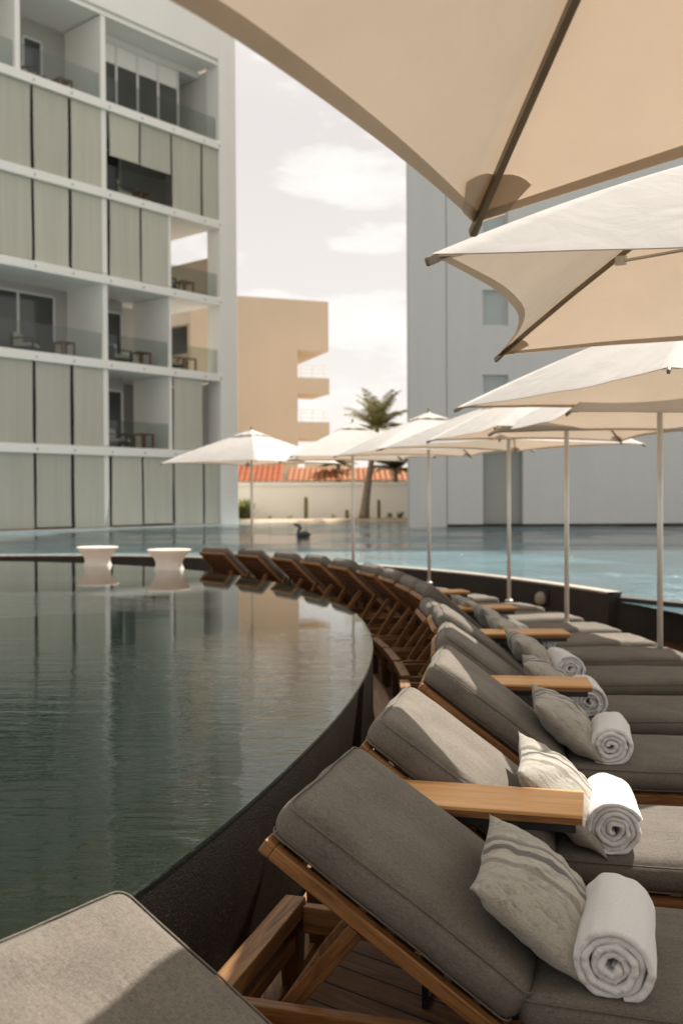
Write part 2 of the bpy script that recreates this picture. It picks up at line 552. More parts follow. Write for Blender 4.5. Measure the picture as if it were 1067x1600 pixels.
# ------------------------------------------------------------------ mesh helpers
class MB:
    def __init__(s):
        s.v, s.f = [], []

    def add(s, vs, fs, mx=None):
        o = len(s.v)
        for p in vs:
            p = Vector(p)
            s.v.append(tuple(mx @ p if mx else p))
        s.f += [tuple(i + o for i in f) for f in fs]
        return s

    def box(s, c, d, mx=None):
        x, y, z = (k / 2 for k in d)
        vs = [(c[0] + a * x, c[1] + b_ * y, c[2] + e * z) for e in (-1, 1) for b_ in (-1, 1) for a in (-1, 1)]
        return s.add(vs, [(0, 2, 3, 1), (4, 5, 7, 6), (0, 1, 5, 4), (2, 6, 7, 3), (0, 4, 6, 2), (1, 3, 7, 5)], mx)

    def bb(s, x0, x1, y0, y1, z0, z1, mx=None):
        return s.box(((x0 + x1) / 2, (y0 + y1) / 2, (z0 + z1) / 2), (abs(x1 - x0), abs(y1 - y0), abs(z1 - z0)), mx)

    def bar(s, p0, p1, w_, h_, side=(0, 1, 0)):
        p0, p1 = Vector(p0), Vector(p1)
        d = (p1 - p0)
        ln = d.length
        d.normalize()
        sv = Vector(side)
        sv = (sv - d * sv.dot(d)).normalized()
        u = d.cross(sv)
        mx = Matrix(((d.x, sv.x, u.x, p0.x), (d.y, sv.y, u.y, p0.y), (d.z, sv.z, u.z, p0.z), (0, 0, 0, 1)))
        return s.bb(0, ln, -w_ / 2, w_ / 2, -h_ / 2, h_ / 2, mx)

    def tube(s, pts, r, n=10, closed=False):
        pts = [Vector(p) for p in pts]
        rr = r if isinstance(r, (list, tuple)) else [r] * len(pts)
        rings = []
        m = len(pts)
        for i, p in enumerate(pts):
            a = pts[(i - 1) % m] if (closed or i > 0) else p
            b_ = pts[(i + 1) % m] if (closed or i < m - 1) else p
            d = (b_ - a).normalized()
            h = Vector((0, 0, 1)) if abs(d.z) < .9 else Vector((1, 0, 0))
            u = d.cross(h).normalized()
            v_ = d.cross(u)
            rings.append([p + (u * math.cos(k * 2 * math.pi / n) + v_ * math.sin(k * 2 * math.pi / n)) * rr[i] for k in range(n)])
        vs = [q for ring in rings for q in ring]
        fs = []
        for i in range(m if closed else m - 1):
            j = (i + 1) % m
            for k in range(n):
                k2 = (k + 1) % n
                fs.append((i * n + k, i * n + k2, j * n + k2, j * n + k))
        if not closed:
            fs.append(tuple(range(n - 1, -1, -1)))
            fs.append(tuple((m - 1) * n + k for k in range(n)))
        return s.add(vs, fs)

    def lathe(s, prof, n=48, c=(0, 0)):
        vs, fs = [], []
        for r, z in prof:
            for k in range(n):
                a = k * 2 * math.pi / n
                vs.append((c[0] + r * math.cos(a), c[1] + r * math.sin(a), z))
        for i in range(len(prof) - 1):
            for k in range(n):
                k2 = (k + 1) % n
                fs.append((i * n + k, i * n + k2, (i + 1) * n + k2, (i + 1) * n + k))
        fs.append(tuple(range(n - 1, -1, -1)))
        fs.append(tuple((len(prof) - 1) * n + k for k in range(n)))
        return s.add(vs, fs)

    def grid(s, fn, nu, nv, flip=False):
        o = [fn(i / nu, j / nv) for i in range(nu + 1) for j in range(nv + 1)]
        fs = []
        for i in range(nu):
            for j in range(nv):
                a = i * (nv + 1) + j
                q = (a, a + nv + 1, a + nv + 2, a + 1)
                fs.append(q[::-1] if flip else q)
        return s.add(o, fs)

    def build(s, name, m, parent=None, smooth=False, bevel=0, seg=2, weld=False):
        me = bpy.data.meshes.new(name)
        me.from_pydata(s.v, [], s.f)
        if weld:
            b_ = bmesh.new()
            b_.from_mesh(me)
            bmesh.ops.remove_doubles(b_, verts=b_.verts, dist=1e-5)
            bmesh.ops.recalc_face_normals(b_, faces=b_.faces)
            b_.to_mesh(me)
            b_.free()
        me.materials.append(m)
        if smooth:
            me.polygons.foreach_set('use_smooth', [True] * len(me.polygons))
        me.update()
        o = bpy.data.objects.new(name, me)
        C.objects.link(o)
        if parent:
            o.parent = parent
        if bevel:
            bv = o.modifiers.new('bevel', 'BEVEL')
            bv.width = bevel
            bv.segments = seg
            bv.limit_method = 'ANGLE'
        return o


def tag(o, label=None, cat=None, group=None, kind=None):
    for k, v in (('label', label), ('category', cat), ('group', group), ('kind', kind)):
        if v:
            o[k] = v
    return o


def thing(name, label, cat, loc=(0, 0, 0), rz=0, group=None):
    o = bpy.data.objects.new(name, None)
    o.empty_display_size = .1
    o.location = loc
    o.rotation_euler = (0, 0, rz)
    C.objects.link(o)
    return tag(o, label, cat, group)


def copy_tree(o, parent=None):
    c = o.copy()
    C.objects.link(c)
    if parent:
        c.parent = parent
    for ch in list(o.children):
        copy_tree(ch, c)
    return c


def part(o, name):
    for ch in o.children:
        if ch.name.split('.')[0] == name:
            return ch


# ------------------------------------------------------------------ the ring: rim curve of the raised pool
CTRL = [(-.503, 2.311), (-.353, 2.788), (-.19, 3.448), (.005, 4.378), (.125, 5.243), (.182, 5.853), (.205, 6.393), (.197, 7.009), (.14, 7.85),
        (.03, 8.65), (-.09, 9.25), (-.36, 10.17), (-.6, 10.77), (-.98, 11.6), (-1.4, 12.3), (-1.95, 13.0), (-2.9, 13.9), (-4, 14.6), (-5.3, 15.05),
        (-8.4, 14.4), (-11, 11.8), (-12.2, 8), (-11.3, 4), (-8.6, .2), (-5.4, -1.6), (-3.2, -1.3), (-1.75, .0), (-1.0, 1.2)]


def rim_curve(n=600):
    P = np.array(CTRL)
    m = len(P)
    out = []
    for i in range(m):
        p0, p1, p2, p3 = P[i - 1], P[i], P[(i + 1) % m], P[(i + 2) % m]
        t0 = 0
        t1 = t0 + np.linalg.norm(p1 - p0) ** .5
        t2 = t1 + np.linalg.norm(p2 - p1) ** .5
        t3 = t2 + np.linalg.norm(p3 - p2) ** .5
        for t in np.linspace(t1, t2, 40, endpoint=False):
            A1 = (t1 - t) / (t1 - t0) * p0 + (t - t0) / (t1 - t0) * p1
            A2 = (t2 - t) / (t2 - t1) * p1 + (t - t1) / (t2 - t1) * p2
            A3 = (t3 - t) / (t3 - t2) * p2 + (t - t2) / (t3 - t2) * p3
            B1 = (t2 - t) / (t2 - t0) * A1 + (t - t0) / (t2 - t0) * A2
            B2 = (t3 - t) / (t3 - t1) * A2 + (t - t1) / (t3 - t1) * A3
            out.append((t2 - t) / (t2 - t1) * B1 + (t - t1) / (t2 - t1) * B2)
    out = np.array(out)

    def res(o):
        c = np.vstack([o, o[:1]])
        ln = np.r_[0, np.cumsum(np.linalg.norm(np.diff(c, axis=0), axis=1))]
        s = np.linspace(0, ln[-1], n, endpoint=False)
        return np.stack([np.interp(s, ln, c[:, k]) for k in (0, 1)], 1), ln[-1]
    o, ln = res(out)
    for _ in range(60):
        o = .5 * o + .25 * (np.roll(o, 1, 0) + np.roll(o, -1, 0))
    o, ln = res(o)
    T = np.roll(o, -1, 0) - np.roll(o, 1, 0)
    T /= np.linalg.norm(T, axis=1)[:, None]
    return o, T, np.stack([T[:, 1], -T[:, 0]], 1), ln


RIM, RT, RN, RL = rim_curve()
NR = len(RIM)


def at_s(s):
    i = (s / (RL / NR)) % NR
    i0 = int(i)
    f = i - i0
    i1 = (i0 + 1) % NR
    p, t, n_ = (a[i0] * (1 - f) + a[i1] * f for a in (RIM, RT, RN))
    return Vector((p[0], p[1], 0)), Vector((t[0], t[1], 0)).normalized(), Vector((n_[0], n_[1], 0)).normalized()


def ring_strip(mb, off0, z0, off1, z1, i0=0, i1=NR, closed=True, wob=0):
    """a strip following the rim between two offsets/heights"""
    idx = list(range(i0, i1))
    vs, fs = [], []
    for i in idx:
        k = i % NR
        for off, z in ((off0, z0), (off1, z1)):
            vs.append((RIM[k][0] + RN[k][0] * off, RIM[k][1] + RN[k][1] * off, z))
    m = len(idx)
    for j in range(m if closed else m - 1):
        j2 = (j + 1) % m
        fs.append((2 * j, 2 * j + 1, 2 * j2 + 1, 2 * j2))
    return mb.add(vs, fs)


ZW, ZO = .56, .36           # water levels: raised pool, outer pool
# raised pool wall
mb = MB()
ring_strip(mb, 0, -.02, 0, ZW - .016)
ring_strip(mb, 0, ZW - .016, -.012, ZW - .012)
mb.build('pool_rim_wall', M['rimwall'], None, True, weld=True)
o = bpy.data.objects['pool_rim_wall']
tag(o, 'dark curved stone wall holding the raised still pool beside the loungers', 'pool wall')
mb = MB()
ring_strip(mb, -.012, ZW - .012, -.34, ZW - .02)
ring_strip(mb, -.34, ZW - .02, -.345, ZW - .03)
ring_strip(mb, -.345, ZW - .03, -.35, .0)
mb.build('ledge', M['ledge'], o, True, weld=True)
# pool floor
mb = MB()
mb.add([(p[0] - n_[0] * .3, p[1] - n_[1] * .3, .12) for p, n_ in zip(RIM, RN)], [tuple(range(NR))])
tag(mb.build('pool_floor', simple('dark_pool_floor', (.006, .013, .012), .7, .3, 1, 0)), kind='structure')
# still water sheet with a lip over the wall edge
mb = MB()
mb.add([(p[0], p[1], ZW) for p in RIM], [tuple(range(NR))])
ring_strip(mb, 0, ZW, .006, ZW - .004)
tag(mb.build('pool_water', M['pool_water'], weld=True), kind='structure')

# timber edging along the wall foot
mb = MB()
ring_strip(mb, .012, .004, .012, .05, -60, 260, False)
ring_strip(mb, .012, .05, .15, .05, -60, 260, False)
ring_strip(mb, .15, .05, .15, .004, -60, 260, False)
tag(mb.build('timber_edging', M['teak_y'], weld=True), 'curved timber board laid along the foot of the dark pool wall', 'edging board')

# deck sheet
mb = MB()
ring_strip(mb, -.1, 0, 4.6, 0)
tag(mb.build('deck', M['deck']), kind='structure')

# outer low wall: raised section round the far side, then a lower straight return
OW = 3.25
iA = int(np.argmin([(p[0] + n_[0] * OW - 3.25) ** 2 + (p[1] + n_[1] * OW - 10.85) ** 2 for p, n_ in zip(RIM, RN)]))
iB = iA + 330
mb = MB()
ring_strip(mb, OW, 0, OW, .44, iA, iB, False)
ring_strip(mb, OW + .16, .44, OW + .16, -.4, iA, iB, False)
k = iA % NR
for kk in (iA % NR, (iB - 1) % NR):
    a = [(RIM[kk][0] + RN[kk][0] * q, RIM[kk][1] + RN[kk][1] * q) for q in (OW, OW + .16)]
    mb.add([(a[0][0], a[0][1], 0), (a[1][0], a[1][1], 0), (a[1][0], a[1][1], .44), (a[0][0], a[0][1], .44)], [(0, 1, 2, 3)])
w1 = mb.build('outer_pool_wall', M['dark_wall'], weld=True)
tag(w1, 'long low dark wall curving round behind the loungers against the blue pool', 'low wall')
mb = MB()
ring_strip(mb, OW - .008, .44, OW - .008, .462, iA, iB, False)
ring_strip(mb, OW - .008, .462, OW + .17, .462, iA, iB, False)
ring_strip(mb, OW + .17, .462, OW + .17, .44, iA, iB, False)
mb.build('coping', M['coping'], w1, weld=True)
PA = Vector((RIM[k][0] + RN[k][0] * OW, RIM[k][1] + RN[k][1] * OW, 0))
dirB = Vector((.60, -.80, 0)).normalized()
nB = Vector((.80, .60, 0))
mb = MB()
PB = PA + nB * .10 + dirB * .012
q = [PB, PB + dirB * 16, PB + dirB * 16 + nB * .2, PB + nB * .2]
mb.add([(p.x, p.y, z) for z in (-.4, .405) for p in q], [(0, 1, 5, 4), (1, 2, 6, 5), (2, 3, 7, 6), (3, 0, 4, 7), (4, 5, 6, 7), (3, 2, 1, 0)])
w2 = mb.build('outer_return_wall', M['dark_wall'], bevel=.006)
tag(w2, 'short straight dark wall set back and lower at the right end of the deck', 'low wall')

# outer pool water and land
mb = MB()
vs, fs = [], []
cx, cy = -5.5, 7
for i in range(NR):
    a = RIM[i] + RN[i] * (OW + .1)
    d = np.array([a[0] - cx, a[1] - cy])
    d /= np.linalg.norm(d)
    b_ = np.array([cx, cy]) + d * 90
    vs += [(a[0], a[1], ZO), (b_[0], b_[1], ZO)]
for i in range(NR):
    j = (i + 1) % NR
    fs.append((2 * i, 2 * i + 1, 2 * j + 1, 2 * j))
mb.add(vs, fs)
tag(mb.build('outer_pool_water', M['outer_water']), kind='structure')
mb = MB()
mb.add([(-3000, -3000, -.5), (3000, -3000, -.5), (3000, 4000, -.5), (-3000, 4000, -.5)], [(0, 1, 2, 3)])
tag(mb.build('ground', M['earth']), kind='structure')


def bank_fn(u, v):
    x = -30 + 60 * u
    y = 46.6 + .5 * math.sin(x * .9) + .25 * math.sin(x * 2.3) if v == 0 else 47.4 if v < .3 else 110
    return (x, y, ZO - .05 if v == 0 else ZO + .1)


mb = MB()
mb.grid(bank_fn, 120, 4)
tag(mb.build('bank', M['bank']), kind='structure')

# ------------------------------------------------------------------ sun lounger
XH, TH = .67, .30           # hinge position along the lounger, hinge height
WD = .60


def rounded_box(a, b, c, r, n=(22, 12, 8), puff=.012, seed=0, wr=.004):
    """cushion block: half sizes a, b, c; corners rounded by r; faces puffed and slightly creased"""
    def ticks(h, k):
        t_ = [-h, -h + r * .25, -h + r * .6, -h + r]
        inner = [(-h + r) + (2 * h - 2 * r) * i / k for i in range(1, k)]
        return t_ + inner + [-q for q in reversed(t_)]
    X, Y, Z = ticks(a, n[0]), ticks(b, n[1]), ticks(c, max(2, n[2] - 6))
    vmap, vs, fs = {}, [], []

    def vid(p):
        k = tuple(round(q, 6) for q in p)
        if k not in vmap:
            i_ = Vector((max(-a + r, min(a - r, p[0])), max(-b + r, min(b - r, p[1])), max(-c + r, min(c - r, p[2]))))
            d = Vector(p) - i_
            o_ = i_ + d.normalized() * r if d.length > 1e-7 else Vector(p)
            e = (1 - (p[0] / a) ** 4) * (1 - (p[1] / b) ** 4)
            o_.z += math.copysign(puff * e, p[2]) * min(1, abs(p[2]) / c)
            e2 = (1 - (p[0] / a) ** 6) * (1 - (p[2] / c) ** 2)
            o_.y += math.copysign(puff * .6 * e2, p[1]) * (abs(p[1]) / b) ** 3
            e3 = (1 - (p[1] / b) ** 6) * (1 - (p[2] / c) ** 2)
            o_.x += math.copysign(puff * .6 * e3, p[0]) * (abs(p[0]) / a) ** 6
            q = Vector((o_.x * 4, o_.y * 7, o_.z * 7 + seed))
            o_ += noise.noise_vector(q) * wr
            q2 = Vector((o_.x * 13, o_.y * 16, o_.z * 18 + seed))
            o_ += noise.noise_vector(q2) * wr * .35
            vmap[k] = len(vs)
            vs.append(tuple(o_))
        return vmap[k]
    for A, B, mk, hs_ in ((X, Y, lambda u, v, s: (u, v, s * c), 1), (X, Z, lambda u, v, s: (u, s * b, v), -1), (Y, Z, lambda u, v, s: (s * a, u, v), 1)):
        for s in (1, -1):
            for i in range(len(A) - 1):
                for j in range(len(B) - 1):
                    q = (vid(mk(A[i], B[j], s)), vid(mk(A[i + 1], B[j], s)), vid(mk(A[i + 1], B[j + 1], s)), vid(mk(A[i], B[j + 1], s)))
                    fs.append(q if s * hs_ > 0 else q[::-1])
    return vs, fs


def piping_loop(a, b, r, z, seed, wr=.004):
    pts = []
    cr = r * .9
    for (sx, sy, a0) in ((1, 1, 0), (-1, 1, 90), (-1, -1, 180), (1, -1, 270)):
        for k_ in range(7):
            t_ = R(a0 + k_ * 15)
            pts.append(Vector((sx * (a - cr) + cr * math.cos(t_), sy * (b - cr) + cr * math.sin(t_), z)))
    full = []
    for i in range(len(pts)):
        p, q = pts[i], pts[(i + 1) % len(pts)]
        m = max(1, int((q - p).length / .03))
        for j in range(m):
            full.append(p.lerp(q, j / m))
    out = []
    for p in full:
        e = Vector((p.x * 4, p.y * 7, p.z * 7 + seed))
        out.append(p + noise.noise_vector(e) * wr)
    return out


def make_lounger():
    root = thing('sun_lounger', 'x', 'sun lounger', group='sun loungers set side by side round the raised pool')
    h = WD / 2 + .012
    # frame: side rails, cross rails at both ends, slats under the cushions
    mb = MB()
    for s in (-1, 1):
        mb.bb(-.012, 1.935, s * h - .018 - s * .025, s * h + .018 - s * .025, .205, .285)
    for x in (.60, 1.25):
        mb.bb(x - .03, x + .03, -h + .045, h - .045, .205, .255)
    for i in range(13):
        x = XH + .06 + i * .098
        mb.bb(x - .03, x + .03, -h + .018, h - .018, .262, .287)
    mb.build('frame', M['teak_x'], root, bevel=.004)
    mb = MB()
    mb.bb(-.08, -.014, -h + .0, h - .0, .245, .30)
    mb.bb(-.06, -.025, -h + .06, h - .06, .16, .205)
    mb.build('end_rail', M['teak_y'], root, bevel=.006)
    mb = MB()
    mb.bb(1.937, 1.975, -h - .0, h + .0, .20, .287)
    mb.build('end_rail', M['teak_y'], root, bevel=.006)
    for x in (-.081, 1.86):
        for s in (-1, 1):
            mb = MB()
            x0, y0 = x, s * (h - .035)
            mb.add([(x0 + .012, y0 - .026, 0), (x0 + .058, y0 - .026, 0), (x0 + .058, y0 + .026, 0), (x0 + .012, y0 + .026, 0),
                    (x0, y0 - .034, .243), (x0 + .066, y0 - .034, .243), (x0 + .066, y0 + .034, .243), (x0, y0 + .034, .243)],
                   [(3, 2, 1, 0), (4, 5, 6, 7), (0, 1, 5, 4), (1, 2, 6, 5), (2, 3, 7, 6), (3, 0, 4, 7)])
            mb.build('leg', M['teak_z'], root, bevel=.004)
    # backrest frame, modelled flat in its own space (x runs from the hinge to the head), turned up about the hinge
    mb = MB()
    for s in (-1, 1):
        mb.bb(-.02, .665, s * (h - .016) - .015, s * (h - .016) + .015, -.036, 0)
    mb.bb(.665, .695, -h + .001, h - .001, -.036, 0)
    bf = mb.build('backrest_frame', M['teak_x'], root, bevel=.004)
    mb = MB()
    for i in range(8):
        x = .05 + i * .082
        mb.bb(x - .03, x + .03, -h + .032, h - .032, -.026, -.006)
    mb.build('slat_panel', M['teak_shaded'], bf, bevel=.003)
    # prop that holds the backrest up: two struts meeting a foot bar
    mb = MB()
    mb.bar((0, -.22, 0), (.44, -.235, 0), .03, .042, (0, 1, 0))
    mb.bar((0, .10, 0), (.44, .235, 0), .03, .042, (0, 1, 0))
    mb.bb(-.02, .02, -.29, .16, -.018, .018)
    mb.build('backrest_prop', M['teak_x'], root, bevel=.004)
    # cushions
    vs, fs = rounded_box(.345, WD / 2, .054, .042, puff=.016, seed=3, wr=.007)
    mb = MB()
    mb.add(vs, fs, Matrix.Translation((.355, 0, .056)))
    bc = mb.build('back_cushion', M['cushion'], root, True)
    mb = MB()
    mb.tube([p + Vector((.355, 0, .056)) for p in piping_loop(.341, WD / 2 - .004, .034, .0405, 3, .007)], .0026, 6, True)
    mb.tube([p + Vector((.355, 0, .056)) for p in piping_loop(.341, WD / 2 - .004, .034, -.0405, 3, .007)], .0024, 6, True)
    mb.build('piping', M['piping'], bc, True)
    mb = MB()
    mb.bb(-.004, .004, -WD / 2 - .004, -WD / 2 + .002, .008, .032).bb(.006, .018, -WD / 2 - .005, -WD / 2 + .001, .010, .016)
    mb.build('zipper_pull', M['brass'], bc, bevel=.001)
    vs, fs = rounded_box(.632, WD / 2, .05, .042, (30, 12, 8), .014, seed=11, wr=.006)
    mb = MB()
    mb.add(vs, fs, Matrix.Translation((XH + .015 + .632, 0, .29 + .052)))
    sc_ = mb.build('seat_cushion', M['cushion'], root, True)
    mb = MB()
    for z in (.04, -.04):
        mb.tube([p + Vector((XH + .015 + .632, 0, .342)) for p in piping_loop(.628, WD / 2 - .004, .034, z * .95, 11, .006)], .0025, 6, True)
    mb.build('piping', M['piping'], sc_, True)
    return root


def pose_lounger(root, s, deg, off=.2, dr=0):
    p, t_, n_ = at_s(s)
    root.location = p + n_ * off
    root.rotation_euler = (0, 0, math.atan2(n_.y, n_.x) + R(dr))
    a = R(deg)
    # local frame of the raised part: x' towards the head and up, y' across (mirrored), z' = outward normal
    rot = Matrix(((-math.cos(a), 0, math.sin(a)), (0, -1, 0), (math.sin(a), 0, math.cos(a)))).to_euler()
    hinge = Vector((XH, 0, TH))
    for nm in ('backrest_frame', 'back_cushion'):
        c = part(root, nm)
        c.location = hinge
        c.rotation_euler = rot
    top = hinge + Vector((-math.cos(a), 0, math.sin(a))) * .40 + Vector((-math.sin(a), 0, -math.cos(a))) * .06
    if deg < 30:
        top = hinge + Vector((-math.cos(a), 0, math.sin(a))) * .3 + Vector((-math.sin(a), 0, -math.cos(a))) * .07
    foot = Vector((top.x - math.sqrt(max(.01, .44 ** 2 - (top.z - .225) ** 2)), 0, .225))
    if foot.x < .1:
        foot.x = .1
    d = top - foot
    c = part(root, 'backrest_prop')
    c.location = foot
    c.rotation_euler = (0, -math.atan2(d.z, d.x), 0)
    k_ = d.length / .44 * .97
    c.scale = (k_, 1, 1)


lounger0 = make_lounger()
# (s along the rim, backrest angle, yaw tweak, label)
LG = [
    (-.84, 22, 0, 'sun lounger cut off by the bottom left corner, only its sunlit headrest cushion showing'),
    (0.44, 34, 0, 'large sun lounger at the bottom with striped pillow and the biggest rolled towel'),
    (1.28, 36, 0, 'sun lounger whose sunlit head end rises beyond the nearest wooden side table'),
    (2.28, 37, 0, 'shaded sun lounger with a big striped pillow leaning on its dark backrest'),
    (3.12, 37, 0, 'sun lounger whose pillow is half hidden by the second nearest side table'),
    (3.98, 38, 0, 'dark sun lounger with towel, its shaded seat ending beside the rightmost umbrella pole'),
    (4.72, 34, 0, 'sun lounger laid back lowest, with the short sunlit cushion end facing left'),
    (5.36, 42, 0, 'dark sun lounger just behind the lowest laid back one'),
    (5.97, 42, 0, 'sun lounger with its foot end beside the second umbrella pole from the right'),
    (6.65, 43, 0, 'sun lounger nearest the thin pole that stands third from the right'),
    (7.36, 43, 0, 'sun lounger sixth from the far left end of the row'),
    (8.2, 43, 0, 'sun lounger fifth from the far left end, with a thick raised headrest'),
    (8.98, 43, 0, 'sun lounger fourth from the far left end of the row'),
    (9.78, 43, 0, 'sun lounger third from the far left end, under the dark bird in the pool'),
    (10.63, 43, 0, 'sun lounger second from the far left end of the row'),
    (11.4, 43, 0, 'sun lounger last in the row at the far left, beside the white pedestal'),
]
loungers = []
for i, (s, deg, dr, lab) in enumerate(LG):
    o = lounger0 if i == 0 else copy_tree(lounger0)
    o['label'] = lab
    pose_lounger(o, s, deg, .2 if i in (1, 2) else .25 if i < 6 else .27, dr)
    if i == 0:
        o.location = (-.70, 1.95, 0)
        o.rotation_euler = (0, 0, R(-36))
    if i >= 6:
        o.scale = (1, .91, 1)
    loungers.append((o, s, deg))


# ------------------------------------------------------------------ pillows and towels
def make_pillow(sd_):
    a, b, th = .185, .245, .085
    mb = MB()
    n = 30

    def side(sg):
        def fn(u, v):
            x, y = 2 * u - 1, 2 * v - 1
            ex = a * x * (1 - .10 * (1 - abs(y) ** 2.2))
            ey = b * y * (1 - .07 * (1 - abs(x) ** 2.2))
            z = th * (max(0, 1 - x * x)) ** .62 * (max(0, 1 - y * y)) ** .62
            p = Vector((ex, ey, sg * z))
            k_ = noise.noise(Vector((ex * 16, ey * 9, sg * 2 + 3 + sd_ * 9)))
            k2 = noise.noise(Vector((ex * 34, ey * 20, sg * 5 + sd_ * 9)))
            p.x += .012 * noise.noise(Vector((ex * 5, ey * 5, sd_ * 4 + .5)))
            p.y += .012 * noise.noise(Vector((ex * 5, ey * 5, sd_ * 4 + 9)))
            p.z += sg * (k_ * .014 + k2 * .005) * min(1, z / .03)
            return tuple(p)
        return fn
    mb.grid(side(1), n, n)
    mb.grid(side(-1), n, n, True)
    return mb.build('striped_pillow', M['pillow'], None, True, weld=True)


def make_towel(sd_):
    mb = MB()
    Lh, turns, r0, R1 = .165, 4.3 + .5 * math.sin(sd_ * 2.1), .011, .083
    nt_ = 300
    th = (R1 - r0) / turns
    prof = []
    e = th * .50
    for y in (-Lh, -Lh * .6, -Lh * .2, Lh * .2, Lh * .6, Lh):
        prof.append((y, e))
    for a_ in (60, 30, 0, -30, -60):
        prof.append((Lh + e * .9 * math.cos(R(a_)), e * math.sin(R(a_))))
    for y in (Lh, Lh * .6, Lh * .2, -Lh * .2, -Lh * .6, -Lh):
        prof.append((y, -e))
    for a_ in (240, 210, 180, 150, 120):
        prof.append((-Lh + e * .9 * math.cos(R(a_)), e * math.sin(R(a_))))
    m = len(prof)
    vs, fs = [], []
    for i in range(nt_ + 1):
        q = i / nt_
        ang = turns * 2 * math.pi * (q ** .62)
        rr = r0 + th * ang / (2 * math.pi)
        wob = noise.noise(Vector((math.cos(ang) * 1.5 + sd_ * 7, math.sin(ang) * 1.5, rr * 40)))
        wob2 = noise.noise(Vector((math.cos(ang) * 4, math.sin(ang) * 4, rr * 60 + 7 + sd_ * 5)))
        rr += wob * .0050 + wob2 * .0012
        for (y, dz) in prof:
            k_ = noise.noise(Vector((math.cos(ang) * 2 + sd_ * 3, math.sin(ang) * 2, y * 9)))
            r_ = rr + dz + k_ * (.003 if q > .75 else .002)
            sh = (.005 * math.sin(ang * .5 + 1) + wob * .007 + wob2 * .004) * (1 if abs(y) > Lh * .7 else 0)
            a3 = ang + sd_ * 1.9 + 2.5
            x, z = r_ * math.cos(a3) * 1.03, r_ * math.sin(a3) * .97
            if z < -.07:
                z = -.07 - (abs(z) - .07) * .25
            vs.append((x, y + sh * (1 if y > 0 else -1), z))
    for i in range(nt_):
        for j in range(m):
            j2 = (j + 1) % m
            fs.append((i * m + j, i * m + j2, (i + 1) * m + j2, (i + 1) * m + j))
    fs.append(tuple(range(m)))
    fs.append(tuple(nt_ * m + j for j in range(m - 1, -1, -1)))
    mb.add(vs, fs)
    o = mb.build('rolled_towel', M['towel'], None, True)
    return o


pillows = [make_pillow(q) for q in range(4)]
towels = [make_towel(q) for q in range(4)]
PT = {1: ('striped grey pillow on the lounger with the biggest towel', 'rolled white towel, the biggest one, at the bottom right'),
      2: ('striped pillow with dark bands, partly behind the nearest wooden table', 'rolled white towel standing just behind the biggest towel'),
      3: ('plump striped pillow between the dark backrest and a rolled towel, beyond the nearest wooden table', 'rolled white towel directly beside the plump shaded striped pillow'),
      4: ('striped pillow with sunlit top edge, behind the second nearest table', 'rolled white towel half hidden behind the second nearest wooden table'),
      5: ('shaded striped pillow in front of the third wooden table from the bottom', 'rolled towel lying just above and behind the second nearest table'),
      6: ('striped pillow behind the third wooden table from the bottom', 'small rolled towel behind the third wooden table from the bottom'),
      7: ('small striped pillow resting on the dark lounger behind the lowest laid back one', 'small rolled towel near the foot of the third table'),
      8: ('tiny striped pillow behind the fourth wooden table from the bottom', 'tiny rolled towel behind the fourth wooden table from the bottom')}
for i, (pl, tl) in PT.items():
    lo, s, deg = loungers[i]
    rnd = random.Random(i)
    Mx = Matrix.Translation(lo.location) @ Matrix.Rotation(lo.rotation_euler.z, 4, 'Z')
    a = R(deg + 5 + rnd.uniform(-3, 3))
    P, T_ = pillows[(i - 1) % 4], towels[(i - 1) % 4]
    if i > 4:
        P, T_ = P.copy(), T_.copy()
        C.objects.link(P)
        C.objects.link(T_)
    tag(P, pl, 'pillow', 'striped pillows on the loungers')
    tag(T_, tl, 'towel', 'rolled white towels on the loungers')
    # pillow: local x runs up the slope to the head, y across, z out of the face
    rotm = Matrix(((-math.cos(a), 0, math.sin(a)), (0, -1, 0), (math.sin(a), 0, math.cos(a)))).to_4x4()
    spin = Matrix.Rotation(R(rnd.uniform(-6, 6)), 4, 'Z') @ Matrix.Diagonal((1, -1, 1, 1)) if False else Matrix.Rotation(R(180 + rnd.uniform(-5, 5)), 4, 'Z')
    cen = Vector((XH + .115, -.045 + rnd.uniform(-.02, .02), .39)) + Vector((-math.cos(a), 0, math.sin(a))) * .14 + Vector((math.sin(a), 0, math.cos(a))) * .055
    P.matrix_world = Mx @ Matrix.Translation(cen) @ rotm @ spin
    tx = XH + .222 + rnd.uniform(-.012, .02)
    T_.matrix_world = Mx @ Matrix.Translation((tx, -.105 + rnd.uniform(-.01, .02), .472)) @ Matrix.Rotation(R(rnd.uniform(-4, 4)), 4, 'Z') @ Matrix.Rotation(R(rnd.uniform(0, 60)), 4, 'Y') if False else \
        Mx @ Matrix.Translation((tx, -.105 + rnd.uniform(-.01, .02), .468)) @ Matrix.Rotation(R(180 + rnd.uniform(-5, 5)), 4, 'Z')


